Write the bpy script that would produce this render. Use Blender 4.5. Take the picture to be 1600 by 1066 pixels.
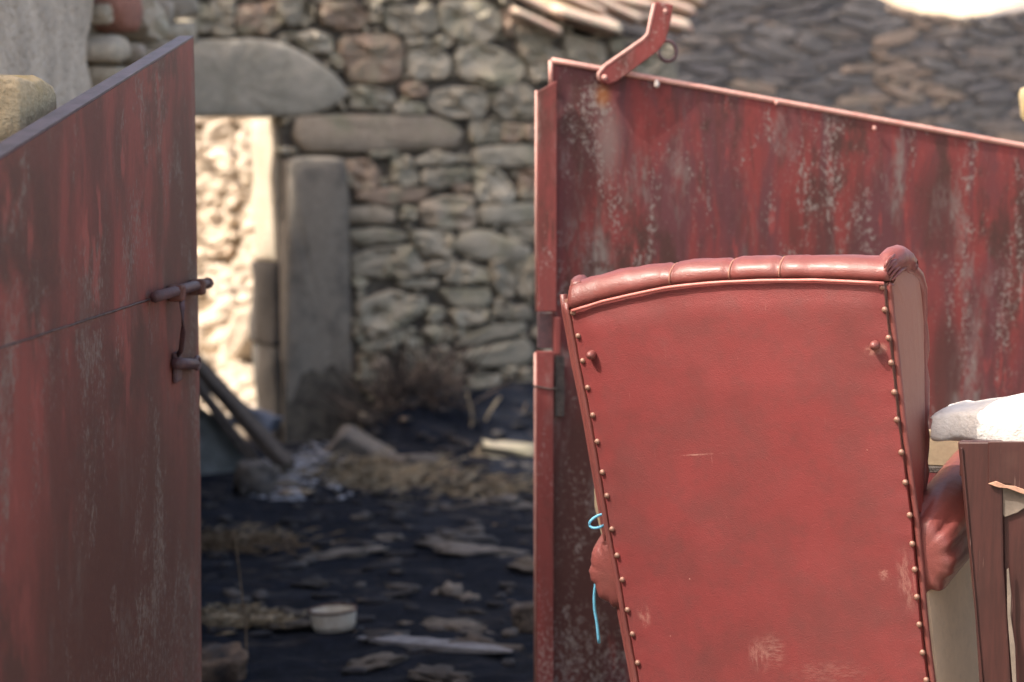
import bpy, bmesh, math, random
import numpy as np
from mathutils import Vector, Matrix, noise
R = math.radians
random.seed(7)
for o in list(bpy.data.objects): bpy.data.objects.remove(o)
scene = bpy.context.scene
col = scene.collection

# ------------------------------------------------------------------ camera, sky, sun, exposure
CAM = Vector((0, 0, 1.5)); FPX = 3111.0; PITCH = math.atan(245/FPX)
cd = bpy.data.cameras.new('camera'); cam = bpy.data.objects.new('camera', cd); col.objects.link(cam)
cam.location = CAM; cam.rotation_euler = (math.pi/2 - PITCH, 0, 0)
cd.sensor_width = 36; cd.lens = FPX/1600*36; cd.clip_start = .05; cd.clip_end = 2000
cd.dof.use_dof = True; cd.dof.focus_distance = 3.8; cd.dof.aperture_fstop = 2.8; cd.dof.aperture_blades = 7
scene.camera = cam
SUN = Vector((-.58, -.24, .78)).normalized()          # towards the sun
SUN_EL = math.asin(SUN.z); SUN_AZ = math.atan2(SUN.x, SUN.y)
w = bpy.data.worlds.new("World"); scene.world = w; w.use_nodes = True
wn = w.node_tree; bg = wn.nodes['Background']
sky = wn.nodes.new('ShaderNodeTexSky'); sky.sky_type = 'NISHITA'; sky.sun_disc = False
sky.sun_elevation = SUN_EL; sky.sun_rotation = SUN_AZ; sky.dust_density = 4.0; sky.ozone_density = .4; sky.air_density = .8
tint = wn.nodes.new('ShaderNodeMix'); tint.data_type = 'RGBA'; tint.blend_type = 'MULTIPLY'; tint.inputs[0].default_value = 1
tint.inputs[7].default_value = (1.19, 1.04, .89, 1)           # hazy summer sky
wn.links.new(sky.outputs[0], tint.inputs[6]); wn.links.new(tint.outputs[2], bg.inputs[0]); bg.inputs[1].default_value = 0.15
ld = bpy.data.lights.new('sun', 'SUN'); ld.energy = 2.2; ld.angle = R(.53); ld.color = (1, .94, .86)
lo = bpy.data.objects.new('sun', ld); col.objects.link(lo)
lo.rotation_euler = SUN.to_track_quat('Z', 'Y').to_euler(); lo.location = (-6, -3, 9)
vs = scene.view_settings; vs.view_transform = 'Standard'; vs.look = 'None'; vs.gamma = 1; vs.exposure = 1.42
vs.use_curve_mapping = False
scene.render.engine = 'CYCLES'

# ------------------------------------------------------------------ geometry helpers
FWD = Vector((0, math.cos(PITCH), -math.sin(PITCH))); UP = Vector((0, math.sin(PITCH), math.cos(PITCH)))
def ray(px, py): return (FWD + Vector((1, 0, 0))*((px-800)/FPX) + UP*((533-py)/FPX))
def at_y(px, py, y): d = ray(px, py); return CAM + d*(y/d.y)
def at_z(px, py, z): d = ray(px, py); return CAM + d*((z-CAM.z)/d.z)

class Frame:
    """a standing frame: origin, u (along), v (up), n (towards viewer side)"""
    def __init__(s, O, u, v, n): s.O, s.u, s.v, s.n = Vector(O), Vector(u).normalized(), Vector(v).normalized(), Vector(n).normalized()
    def mat(s):
        m = Matrix((s.u, -s.n, s.v)).transposed().to_4x4(); m.translation = s.O; return m   # local x=u, y=-n, z=v
    def px(s, px, py, off=0):
        d = ray(px, py); O = s.O + s.n*off
        t = (O-CAM).dot(s.n)/d.dot(s.n); p = CAM + d*t - O
        return p.dot(s.u), p.dot(s.v)
def wallframe(x, y, z, yaw):       # yaw>0: right end farther away
    u = Vector((math.cos(yaw), math.sin(yaw), 0)); return Frame((x, y, z), u, (0, 0, 1), (u.y, -u.x, 0))

def setp(o, label=None, cat=None, group=None, kind=None):
    if label: o['label'] = label
    if cat: o['category'] = cat
    if group: o['group'] = group
    if kind: o['kind'] = kind
    return o
def thing(name, label, cat, M, group=None):
    o = bpy.data.objects.new(name, None); o.empty_display_size = .1; col.objects.link(o)
    o.matrix_world = M if isinstance(M, Matrix) else Matrix.Translation(M)
    return setp(o, label, cat, group)
def obj(name, bm, mat, parent=None, loc=None, smooth=False, recentre=False):
    me = bpy.data.meshes.new(name)
    bmesh.ops.recalc_face_normals(bm, faces=bm.faces)
    if recentre and len(bm.verts):
        c = sum((v.co for v in bm.verts), Vector())/len(bm.verts)
        for v in bm.verts: v.co -= c
        loc = c
    bm.to_mesh(me); bm.free()
    if smooth: me.polygons.foreach_set('use_smooth', [True]*len(me.polygons))
    for m in (mat if isinstance(mat, (list, tuple)) else [mat]): me.materials.append(m)
    o = bpy.data.objects.new(name, me); col.objects.link(o)
    if parent: o.parent = parent
    if loc is not None: o.location = loc
    return o
def fi(bm, M):
    bmesh.ops.transform(bm, matrix=M, verts=bm.verts); return bm
def box(x0, x1, y0, y1, z0, z1, bev=0, seg=1, bm=None):
    b = bmesh.new()
    bmesh.ops.create_cube(b, size=1)
    for v in b.verts: v.co = Vector((x0+(v.co.x+.5)*(x1-x0), y0+(v.co.y+.5)*(y1-y0), z0+(v.co.z+.5)*(z1-z0)))
    if bev: bmesh.ops.bevel(b, geom=b.edges[:], offset=bev, segments=seg, profile=.5, affect='EDGES')
    return merge(bm, b)
def merge(a, b):
    if a is None: return b
    vm = [a.verts.new(v.co) for v in b.verts]
    b.verts.index_update()
    for f in b.faces:
        try: a.faces.new([vm[v.index] for v in f.verts])
        except ValueError: pass
    b.free(); return a
def prism(pts, y0, y1, bev=0, seg=1, bm=None):
    """polygon pts (x,z) extruded from y0 to y1 in local coords"""
    b = bmesh.new()
    A = [b.verts.new((x, y0, z)) for x, z in pts]; B = [b.verts.new((x, y1, z)) for x, z in pts]
    n = len(pts); b.faces.new(A); b.faces.new(B[::-1])
    for i in range(n): b.faces.new((A[i], B[i], B[(i+1) % n], A[(i+1) % n]))
    bmesh.ops.recalc_face_normals(b, faces=b.faces)
    if bev: bmesh.ops.bevel(b, geom=b.edges[:], offset=bev, segments=seg, profile=.5, affect='EDGES')
    return merge(bm, b)
def loft(rows, closed=True, cap=True, bm=None):
    b = bm or bmesh.new(); V = [[b.verts.new(p) for p in r] for r in rows]; n = len(rows[0])
    for i in range(len(V)-1):
        for j in range(n if closed else n-1):
            k = (j+1) % n; b.faces.new((V[i][j], V[i][k], V[i+1][k], V[i+1][j]))
    if cap and closed: b.faces.new(V[0]); b.faces.new(V[-1][::-1])
    return b
def catmull(pts, k=4):
    P = [np.array(p, float) for p in pts]; P = [2*P[0]-P[1]] + P + [2*P[-1]-P[-2]]; out = []
    for i in range(1, len(P)-2):
        for j in range(k):
            t = j/k; a, b, c, d = P[i-1], P[i], P[i+1], P[i+2]
            out.append(.5*((2*b)+(-a+c)*t+(2*a-5*b+4*c-d)*t*t+(-a+3*b-3*c+d)*t**3))
    out.append(P[-2]); return out
def tube(path, rad, seg=8, bm=None, flat=(1, 1), up=Vector((0, 0, 1)), closed=False):
    P = [Vector(p[:3]) for p in path]; n = len(P); rows = []
    for i, p in enumerate(P):
        if closed: d = (P[(i+1) % n]-P[i-1]).normalized()
        else: d = (P[min(i+1, n-1)]-P[max(i-1, 0)]).normalized()
        s = d.cross(up)
        if s.length < 1e-3: s = d.cross(Vector((0, 1, 0)))
        s.normalize(); t = s.cross(d).normalized()
        r = rad[i] if hasattr(rad, '__len__') else rad
        rows.append([p + s*math.cos(a)*r*flat[0] + t*math.sin(a)*r*flat[1] for a in [2*math.pi*k/seg for k in range(seg)]])
    if closed: rows.append(rows[0])
    b = loft(rows, True, not closed, None)
    if closed: bmesh.ops.remove_doubles(b, verts=b.verts, dist=1e-5)
    return merge(bm, b)
def dome(c, n, r, h, seg=10, rings=3):
    """a round stud head at c, pointing along n"""
    n = Vector(n).normalized(); s = n.orthogonal().normalized(); t = n.cross(s); rows = []
    for k in range(rings+1):
        a = k/(rings+.35)*math.pi/2
        rows.append([Vector(c)+n*(math.sin(a)*h)+(s*math.cos(q)+t*math.sin(q))*r*math.cos(a) for q in [2*math.pi*j/seg for j in range(seg)]])
    rows.insert(0, [p - n*.004 for p in rows[0]])
    return loft(rows)

# ------------------------------------------------------------------ material helpers
class NB:
    def __init__(s, name):
        m = bpy.data.materials.new(name); m.use_nodes = True; s.m = m; s.t = m.node_tree
        s.b = s.t.nodes['Principled BSDF']; s.out = s.t.nodes['Material Output']
        s.tc = s.n('ShaderNodeTexCoord'); s.co = s.tc.outputs['Object']
    def n(s, typ, **k):
        x = s.t.nodes.new(typ)
        for a, v in k.items(): setattr(x, a, v)
        return x
    def l(s, a, b): s.t.links.new(a, b)
    def put(s, sock, v):
        if isinstance(v, bpy.types.NodeSocket): s.l(v, sock)
        elif isinstance(v, (tuple, list)) and len(v) == 3 and sock.type == 'RGBA': sock.default_value = (*v, 1)
        else: sock.default_value = v
    def math(s, op, a, b=0, c=None, clamp=False):
        x = s.n('ShaderNodeMath', operation=op, use_clamp=clamp); s.put(x.inputs[0], a); s.put(x.inputs[1], b)
        if c is not None: s.put(x.inputs[2], c)
        return x.outputs[0]
    def map(s, scale=(1, 1, 1), loc=(0, 0, 0), co=None, rot=(0, 0, 0)):
        x = s.n('ShaderNodeMapping'); s.l(co or s.co, x.inputs[0]); x.inputs['Scale'].default_value = scale
        x.inputs['Location'].default_value = loc; x.inputs['Rotation'].default_value = rot; return x.outputs[0]
    def noise(s, scale, detail=4, rough=.55, co=None, dist=0):
        x = s.n('ShaderNodeTexNoise'); s.l(co or s.co, x.inputs['Vector']); x.inputs['Scale'].default_value = scale
        x.inputs['Detail'].default_value = detail; x.inputs['Roughness'].default_value = rough; x.inputs['Distortion'].default_value = dist
        return x.outputs['Fac']
    def voro(s, scale, co=None, feat='F1'):
        x = s.n('ShaderNodeTexVoronoi', feature=feat); s.l(co or s.co, x.inputs['Vector']); x.inputs['Scale'].default_value = scale
        return x.outputs['Distance']
    def step(s, v, a, b):                       # smooth 0..1 between a and b
        x = s.n('ShaderNodeMapRange', interpolation_type='SMOOTHSTEP'); s.put(x.inputs[0], v)
        x.inputs[1].default_value = a; x.inputs[2].default_value = b; return x.outputs[0]
    def mix(s, f, a, b, mode='MIX'):
        x = s.n('ShaderNodeMix', data_type='RGBA', blend_type=mode); s.put(x.inputs[0], f); s.put(x.inputs[6], a); s.put(x.inputs[7], b)
        return x.outputs[2]
    def xyz(s, co=None):
        x = s.n('ShaderNodeSeparateXYZ'); s.l(co or s.co, x.inputs[0]); return x.outputs
    def spot(s, cx, cz, rx, rz, soft=.5):        # elliptic mask in local x,z
        o = s.xyz(); dx = s.math('DIVIDE', s.math('SUBTRACT', o[0], cx), rx); dz = s.math('DIVIDE', s.math('SUBTRACT', o[2], cz), rz)
        d = s.math('SQRT', s.math('ADD', s.math('MULTIPLY', dx, dx), s.math('MULTIPLY', dz, dz)))
        return s.step(d, 1.0, 1.0-soft)
    def bump(s, h, strength=.3, dist=.01, nrm=None):
        x = s.n('ShaderNodeBump'); s.put(x.inputs['Height'], h); x.inputs['Strength'].default_value = strength
        x.inputs['Distance'].default_value = dist
        if nrm: s.l(nrm, x.inputs['Normal'])
        return x.outputs[0]
    def done(s, color, rough=.8, bump=None, metal=0, spec=None, coat=None):
        s.put(s.b.inputs['Base Color'], color); s.put(s.b.inputs['Roughness'], rough); s.b.inputs['Metallic'].default_value = metal
        if bump: s.l(bump, s.b.inputs['Normal'])
        if spec is not None: s.b.inputs['Specular IOR Level'].default_value = spec
        if coat is not None: s.b.inputs['Coat Weight'].default_value = coat; s.b.inputs['Coat Roughness'].default_value = .25
        return s.m

def stone_mat(name, a, b, c, lichen=(.3, .28, .2), varr=.35, sc=1.0):
    m = NB(name); oi = m.n('ShaderNodeObjectInfo'); rnd = oi.outputs['Random']
    v = m.n('ShaderNodeVectorMath', operation='ADD'); m.l(m.co, v.inputs[0])
    cb = m.n('ShaderNodeCombineXYZ'); m.l(m.math('MULTIPLY', rnd, 37), cb.inputs[0]); m.l(m.math('MULTIPLY', rnd, 91), cb.inputs[1]); m.l(cb.outputs[0], v.inputs[1]); co = v.outputs[0]
    n1 = m.noise(5*sc, 5, .6, co); n2 = m.noise(28*sc, 5, .7, co); n3 = m.noise(120*sc, 2, .6, co)
    base = m.mix(m.step(rnd, .1, .8), a, b)
    base = m.mix(m.math('MULTIPLY', m.step(m.math('FRACT', m.math('MULTIPLY', rnd, 7.3)), .8, .9), .8), base, c)
    base = m.mix(m.step(n1, .45, .7), base, lichen)
    base = m.mix(m.math('MULTIPLY', m.step(n2, .35, .65), .5), base, (0, 0, 0), 'MIX') if False else base
    g = m.math('ADD', m.math('MULTIPLY', n2, .9), m.math('MULTIPLY', n3, .5)); g = m.math('ADD', g, .32)
    gc = m.n('ShaderNodeCombineColor'); [m.l(g, gc.inputs[i]) for i in range(3)]
    base = m.mix(1.0, base, gc.outputs[0], 'MULTIPLY')
    r2 = m.math('ADD', m.math('MULTIPLY', m.math('FRACT', m.math('MULTIPLY', rnd, 13.7)), varr), 1-varr/2)
    rc = m.n('ShaderNodeCombineColor'); [m.l(r2, rc.inputs[i]) for i in range(3)]
    base = m.mix(1.0, base, rc.outputs[0], 'MULTIPLY')
    bp = m.bump(m.math('ADD', n2, m.math('MULTIPLY', n3, .35)), .7, .02)
    return m.done(base, .92, bp, spec=.2)

def plain(name, c, rough=.7, var=.25, sc=20, bump=.2, metal=0, c2=None, bd=.004, coat=None):
    m = NB(name); n = m.noise(sc, 5, .65); n2 = m.noise(sc*6, 3, .6)
    k = c2 or tuple(x*(1-var*1.6) for x in c)
    base = m.mix(m.step(n, .35, .68), c, k); base = m.mix(m.math('MULTIPLY', m.step(n2, .5, .75), var), base, tuple(x*.5 for x in c))
    return m.done(base, rough, m.bump(m.math('ADD', n, n2), bump, bd), metal, coat=coat)

def gate_mat(name, red, deep, brown, flake, amount, bottom_flakes, brown_spots, z_low=.3, kx=1.0, stain=.5, rust=None):
    m = NB(name); orig = m.co; m.obj_co = orig
    m.co = m.map((kx, kx, 1))
    st = m.noise(1, 5, .6, m.map((9, 9, 1.5)), .6); st2 = m.noise(1, 5, .6, m.map((26, 26, 4.5), (3, 0, 1)), .8)
    blot = m.noise(3.5, 6, .65, m.map((1.5, 1, .7), (1, 2, 3))); fine = m.noise(1, 6, .72, m.map((100/kx, 100/kx, 75)))
    fine2 = m.noise(1, 3, .6, m.map((300, 300, 220)))
    c = m.mix(m.step(st, .4, .6), red, deep)
    c = m.mix(m.math('MULTIPLY', m.step(st2, .48, .68), .5), c, brown)
    c = m.mix(m.step(blot, .5, .62), c, brown)
    br = m.step(m.noise(1, 5, .6, m.map((20, 20, 4), (7, 1, 5))), .58, .66)
    c = m.mix(m.math('MULTIPLY', br, .75), c, tuple(min(1, x*1.3) for x in red))
    for (cx, cz, rx, rz, k) in brown_spots:
        m.co = orig; ed = m.math('MULTIPLY', m.spot(cx, cz, rx, rz, .6), k)
        ed = m.math('MULTIPLY', ed, m.step(m.math('ADD', st, m.math('MULTIPLY', blot, .5)), .5, .85) if k < .8 else 1.0)
        c = m.mix(ed, c, brown)
    m.co = m.map((kx, kx, 1), co=orig)
    gs = m.step(m.noise(1, 5, .65, m.map((7, 7, 2), (12, 2, 3)), .4), .52, .7)
    c = m.mix(m.math('MULTIPLY', m.math('MULTIPLY', gs, m.step(m.noise(1, 3, .6, m.map((60, 60, 30))), .3, .6)), stain), c, tuple(x*.75 for x in flake))
    # peeled flakes: fine speckle gathered in running streaks
    mask = m.step(m.noise(1, 5, .65, m.map((9, 9, 2.6), (2, 5, 9)), .5), .44, .68)
    o = m.xyz(orig)
    low = m.step(m.math('ADD', o[2], m.math('MULTIPLY', st2, .25)), z_low+.22, z_low)
    mask2 = m.math('MAXIMUM', mask, m.math('MULTIPLY', low, bottom_flakes))
    fl = m.step(m.math('ADD', fine, m.math('MULTIPLY', mask2, .15)), .57, .73)
    fl = m.math('MULTIPLY', fl, m.math('MULTIPLY', m.math('MINIMUM', m.math('ADD', mask2, .35), 1.0), amount))
    c = m.mix(fl, c, flake)
    if rust:
        m.co = orig
        c = m.mix(m.math('MULTIPLY', m.spot(rust[0]+.015, rust[1]-.12, .05, .15, .9), .6), c, tuple(x*.8 for x in flake))
        c = m.mix(m.math('MULTIPLY', m.spot(rust[0], rust[1], .03, .045, .9), .75), c, (.3, .11, .03))
    c = m.mix(m.math('MULTIPLY', m.step(fine2, .62, .75), .35), c, tuple(x*.35 for x in brown))
    h = m.math('ADD', m.math('MULTIPLY', fl, -.8), m.math('MULTIPLY', fine, .5)); h = m.math('ADD', h, m.math('MULTIPLY', blot, 1.5))
    return m.done(c, m.math('ADD', m.math('MULTIPLY', fine, .25), .5), m.bump(h, .35, .004), spec=.3)

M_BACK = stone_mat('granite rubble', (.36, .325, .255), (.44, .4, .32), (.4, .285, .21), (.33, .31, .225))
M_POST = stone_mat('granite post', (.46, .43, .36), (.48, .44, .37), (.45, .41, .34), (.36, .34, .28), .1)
M_REVEAL_SHADE = stone_mat('shade dark granite', (.12, .11, .1), (.14, .13, .115), (.12, .1, .09), (.09, .085, .08), .1)  # shade on the lower door reveal painted as darker stone
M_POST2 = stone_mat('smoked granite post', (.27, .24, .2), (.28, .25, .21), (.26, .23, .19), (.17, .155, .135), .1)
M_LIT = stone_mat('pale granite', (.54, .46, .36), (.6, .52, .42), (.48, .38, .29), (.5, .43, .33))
M_FAR = stone_mat('scorched schist', (.21, .195, .19), (.265, .245, .23), (.31, .26, .225), (.24, .225, .205), .25)
M_FARB = stone_mat('reddened schist', (.4, .31, .245), (.43, .33, .26), (.36, .28, .22), (.34, .29, .23), .2)
M_CORE2 = plain('sooty mud joints', (.25, .23, .215), .95, .3, 5, .8, c2=(.17, .16, .155), bd=.03)
M_SIDE = stone_mat('mixed rubble', (.42, .36, .3), (.5, .43, .33), (.42, .22, .16), (.45, .42, .33))
M_TERRA = stone_mat('reddish stone', (.42, .2, .15), (.42, .2, .15), (.42, .2, .15), (.3, .17, .13), .1)
M_CAP = stone_mat('lichened granite', (.5, .42, .3), (.54, .44, .28), (.5, .42, .28), (.42, .3, .1))
M_CHARSTONE = stone_mat('ashy stone', (.085, .08, .078), (.15, .135, .12), (.2, .14, .1), (.05, .05, .055), 1.0)
M_CORE = plain('earth in joints', (.17, .15, .12), .95, .4, 12, .8, c2=(.07, .062, .055), bd=.03)
M_CORE_SIDE = plain('crumbling mortar', (.4, .35, .27), .95, .4, 14, .9, c2=(.17, .14, .11), bd=.05)
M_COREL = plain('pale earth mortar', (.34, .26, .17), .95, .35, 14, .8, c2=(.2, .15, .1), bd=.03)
M_PLASTER = plain('worn lime plaster', (.76, .65, .52), .93, .3, 5, 1.0, c2=(.52, .44, .35), bd=.03)
M_TILE = plain('clay roof tile', (.62, .42, .34), .85, .3, 14, .5, c2=(.6, .53, .4), bd=.006)
M_CHARWOOD = plain('burnt wood', (.07, .06, .055), .85, .5, 30, .9, c2=(.11, .095, .085), bd=.01)
M_ASHWHITE = plain('white ash and lime', (.4, .42, .48), .95, .4, 18, .8, c2=(.22, .24, .29), bd=.02)
M_PALEWOOD = plain('grey weathered wood', (.2, .21, .235), .8, .3, 20, .5, c2=(.12, .12, .135))
M_STRAW = plain('dry straw', (.3, .25, .17), .9, .3, 30, .1, c2=(.14, .115, .085))
M_STEM = plain('dead stem', (.2, .15, .1), .9, .3, 30, .1)
M_ENAMEL = plain('chipped enamel', (.68, .66, .6), .35, .2, 22, .3, c2=(.5, .47, .4))
M_RUST = plain('rusty iron', (.13, .075, .06), .6, .4, 40, .5, metal=.2)
M_STEELRED = plain('rusty red bolt', (.12, .06, .065), .5, .4, 60, .4, c2=(.08, .05, .055))
M_SKYGREY = plain('skylight grey top edge', (.1, .08, .1), .45, .3, 25, .2)  # blue-grey skylight on the leaf's top put into its colour
M_SUNEDGE = plain('sunlit red edge', (.62, .36, .31), .5, .2, 30, .3, c2=(.55, .27, .23))  # pale pink: sunlight on the gate's edges painted into the colour
M_BRONZE = plain('tarnished nail head', (.27, .15, .11), .45, .3, 200, .2, metal=.3, c2=(.36, .2, .15))
M_CORD = plain('blue nylon cord', (.16, .5, .72), .5, .15, 200, .2)
M_DROP = plain('white dropping', (.7, .64, .6), .6, .1, 40, .1)
M_WEBCLOTH = plain('tan backing cloth', (.7, .54, .38), .9, .15, 9, .25, c2=(.62, .48, .34))
M_FOAM = plain('white foam', (.8, .78, .73), .75, .25, 11, .5, c2=(.66, .64, .6), bd=.008)
M_TAN = plain('bare hardboard', (.33, .26, .17), .8, .3, 12, .2, c2=(.24, .19, .13))
M_VENEER = plain('torn raw veneer', (.52, .3, .21), .8, .2, 40, .3)
M_PALEPLY = plain('grey ply face', (.22, .18, .145), .8, .2, 20, .2)

def wood_brown():
    m = NB('dark varnished wood'); g = m.noise(1, 6, .65, m.map((60, 60, 5))); b = m.noise(4, 5, .6)
    c = m.mix(m.step(g, .35, .7), (.062, .021, .018), (.038, .014, .012)); c = m.mix(m.step(b, .5, .72), c, (.08, .037, .03))
    sc = m.step(m.noise(1, 2, .5, m.map((220, 220, 9))), .7, .76); c = m.mix(m.math('MULTIPLY', sc, .5), c, (.3, .2, .17))
    return m.done(c, m.math('ADD', m.math('MULTIPLY', b, .3), .3), m.bump(g, .2, .002))
M_WOOD = wood_brown()

def leather(name, base, dark, pale, tan_mix=0.0, rough=.34, marks=None):
    m = NB(name)
    b1 = m.noise(5.5, 6, .62); b2 = m.noise(24, 5, .65, m.map((1, 1, 1), (3, 3, 3))); g = m.voro(420)
    c = m.mix(m.math('MULTIPLY', m.step(b1, .4, .7), .8), base, dark)
    c = m.mix(m.math('MULTIPLY', m.step(m.noise(15, 5, .7, m.map((1, 1, 1), (7, 2, 6))), .5, .72), .5), c, dark)
    c = m.mix(m.math('MULTIPLY', m.step(b2, .48, .7), .35), c, dark)
    c = m.mix(m.math('MULTIPLY', m.step(m.noise(9, 4, .6, m.map((1, 1, 1), (9, 4, 1))), .5, .75), .28), c, tuple(x*1.18 for x in base))
    # pale pinprick scuffs
    sp = m.step(m.voro(26, m.map((1, 1, 1), (.2, .1, .4))), .045, .02); sp = m.math('MULTIPLY', sp, m.step(m.noise(8, 2), .5, .6))
    c = m.mix(m.math('MULTIPLY', sp, .8), c, pale)
    sc = m.step(m.noise(1, 3, .6, m.map((9, 9, 260), (0, 0, 0), rot=(0, R(12), 0))), .72, .78)
    c = m.mix(m.math('MULTIPLY', sc, .16), c, pale)
    sc = m.step(m.noise(1, 3, .6, m.map((240, 9, 12), (4, 0, 0), rot=(0, R(-8), 0))), .7, .78)
    c = m.mix(m.math('MULTIPLY', sc, .14), c, pale)
    rf = m.math('ADD', m.math('MULTIPLY', b2, .2), rough-.08)
    for (cx, cz, rx, rz, k, fr) in (marks or []):
        f = m.math('MULTIPLY', m.spot(cx, cz, rx, rz, .7), m.step(m.noise(1, 4, .7, m.map(fr)), .42, .62))
        c = m.mix(m.math('MULTIPLY', f, k), c, pale)
    if tan_mix: c = m.mix(m.math('MULTIPLY', m.math('ADD', m.step(m.noise(7, 4, .6), .2, .8), .3, clamp=True) if tan_mix < .5 else m.step(m.math('ADD', m.xyz()[2], m.math('MULTIPLY', b1, .12)), .72, .92), tan_mix), c, (.32, .165, .125))  # blends in tan; the strong setting only towards the top
    wave = m.noise(11, 3, .5, m.map((1, 1, .6), (5, 5, 5))); cr = m.noise(34, 5, .7, m.map((1, 1, .8), (2, 2, 5)), .6)
    n1 = m.bump(wave, .3, .008); n1 = m.bump(cr, .35 if tan_mix else .16, .004, n1); n2 = m.bump(m.math('ADD', g, m.math('MULTIPLY', b2, .6)), .3, .0012, n1)
    return m.done(c, rf, n2, coat=.0 if tan_mix > .5 else .12, spec=.2 if tan_mix > .5 else .42)

# ------------------------------------------------------------------ ground
def sm(t): t = max(0, min(1, t)); return t*t*(3-2*t)
def gz(x, y):
    z = .2*(1-sm((y-4.6)/1.2))
    near = 1-sm((y-4.6)/.6)
    if y > -1: z += max(0, min(.09, (x-.15)*.12))*near
    k = sm((y-4)/2)*(1-sm((y-30)/10))
    z += k*(noise.noise(Vector((x*1.1, y*.9, 0)))*.05 + noise.noise(Vector((x*4, y*4, 3)))*.022 + noise.noise(Vector((x*11, y*11, 3)))*.018)
    # burnt heap along the foot of the back wall
    wy = 11.6+.4877*(x+1.32)
    z += .26*sm(1-abs(y-wy+.15)/.7)*sm((x+1.05)/.5)*(1+.6*noise.noise(Vector((x*3, y*3, 8))))
    return z
def ground():
    bm = bmesh.new()
    xs = sorted(set([-400, -120, -40, -15, -8, -5] + [round(-3.4+i*.055, 3) for i in range(150)] + [6, 9, 15, 40, 120, 400]))
    ys = sorted(set([-400, -100, -20, -5, 0, 2, 3.2] + [round(4+i*.055, 3) for i in range(175)] + [14.5, 16, 18, 22, 30, 60, 150, 500]))
    V = [[bm.verts.new((x, y, gz(x, y))) for x in xs] for y in ys]
    for i in range(len(ys)-1):
        for j in range(len(xs)-1): bm.faces.new((V[i][j], V[i][j+1], V[i+1][j+1], V[i+1][j]))
    m = NB('charred soil and ash'); a = m.noise(2.2, 6, .65); b = m.noise(14, 6, .7); f = m.noise(90, 4, .7)
    c = m.mix(m.step(b, .35, .7), (.005, .0075, .0145), (.014, .019, .034))
    c = m.mix(m.math('MULTIPLY', m.step(m.noise(3.2, 5, .7, m.map((.6, 1.7, 1), (5, 1, 0))), .5, .68), .7), c, (.038, .043, .056))
    c = m.mix(m.math('MULTIPLY', m.step(m.noise(5, 6, .7, m.map((.6, 1.6, 1))), .54, .7), .8), c, (.1, .086, .076))
    c = m.mix(m.math('MULTIPLY', m.step(f, .66, .75), .6), c, (.17, .16, .16))
    o = m.xyz(m.co)
    street = m.step(o[1], 5.3, 4.6); c = m.mix(street, c, (.36, .31, .24))
    inner = m.step(m.math('ADD', o[1], m.math('MULTIPLY', o[0], -.4877)), 12.45, 12.8)
    c = m.mix(inner, c, (.3, .25, .19))
    m.done(c, .95, m.bump(m.math('ADD', b, m.math('MULTIPLY', f, .7)), .9, .03), spec=.15)
    setp(obj('ground', bm, m.m, smooth=True), kind='structure')
ground()

def hill():
    bm = bmesh.new(); V = []
    for i in range(26):
        r = []
        for j in range(50):
            x = -30+j*1.6; y = 24+i*1.6; h = 9*sm(i/20)
            r.append(bm.verts.new((x, y, h + noise.noise(Vector((x*.3, y*.3, 1)))*.8*sm(i/4) - .3*(i == 0))))
        V.append(r)
    for i in range(25):
        for j in range(49): bm.faces.new((V[i][j], V[i][j+1], V[i+1][j+1], V[i+1][j]))
    m = NB('dry pasture'); b = m.noise(1.3, 6, .7); c = m.mix(m.step(b, .38, .62), (.42, .34, .22), (.3, .25, .15))
    m.done(c, .95, m.bump(b, .6, .2)); setp(obj('hillside', bm, m.m, smooth=True), kind='structure')
hill()

# ------------------------------------------------------------------ stones
def stone_bm(poly, front=.03, back=.1, dm=.02, seed=0, n=14, rough=.01, corner=1):
    """poly: (x,z) outline in wall-local metres -> rounded uneven stone, bulging towards -y"""
    P = [np.array(p, float) for p in poly]
    for _ in range(corner):                      # chaikin
        Q = []
        for i in range(len(P)):
            a, b = P[i], P[(i+1) % len(P)]; Q += [a*.92+b*.08, a*.08+b*.92]
        P = Q
    L = [0]
    for i in range(len(P)): L.append(L[-1]+np.linalg.norm(P[(i+1) % len(P)]-P[i]))
    out = []
    for k in range(n):
        t = L[-1]*k/n; i = max(j for j in range(len(P)) if L[j] <= t)
        f = (t-L[i])/max(1e-9, L[i+1]-L[i]); out.append(P[i]*(1-f)+P[(i+1) % len(P)]*f)
    c = sum(out)/n; size = np.mean([np.linalg.norm(p-c) for p in out])
    tilt = (random.uniform(-.08, .08), random.uniform(-.12, .05))
    rows = []
    for (s, d, r) in ((1.0, back, 0), (1.0, .0, 1), (.97, -front*.75, 1), (.88, -front-dm*.7, 1), (.5, -front-dm*.95, 1.4)):
        row = []
        for p in out:
            q = c+(p-c)*s; nz = (noise.noise(Vector((q[0]*9+seed*3.1, q[1]*9, s*2)))+.6*noise.noise(Vector((q[0]*24+seed*3.1, q[1]*24, s*2))))*rough*r
            row.append(Vector((q[0]+nz*.5, d+nz*1.3*(1 if s < 1 else 0)+(tilt[0]*(q[0]-c[0])+tilt[1]*(q[1]-c[1]))*r, q[1]+nz*.4)))
        rows.append(row)
    bm = loft(rows, True, False)
    N = n; ctr = bm.verts.new((c[0], -front-dm, c[1])); bm.verts.ensure_lookup_table(); last = [bm.verts[(len(rows)-1)*N+j] for j in range(N)]
    for j in range(N): bm.faces.new((last[j], last[(j+1) % N], ctr))
    return bm
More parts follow.
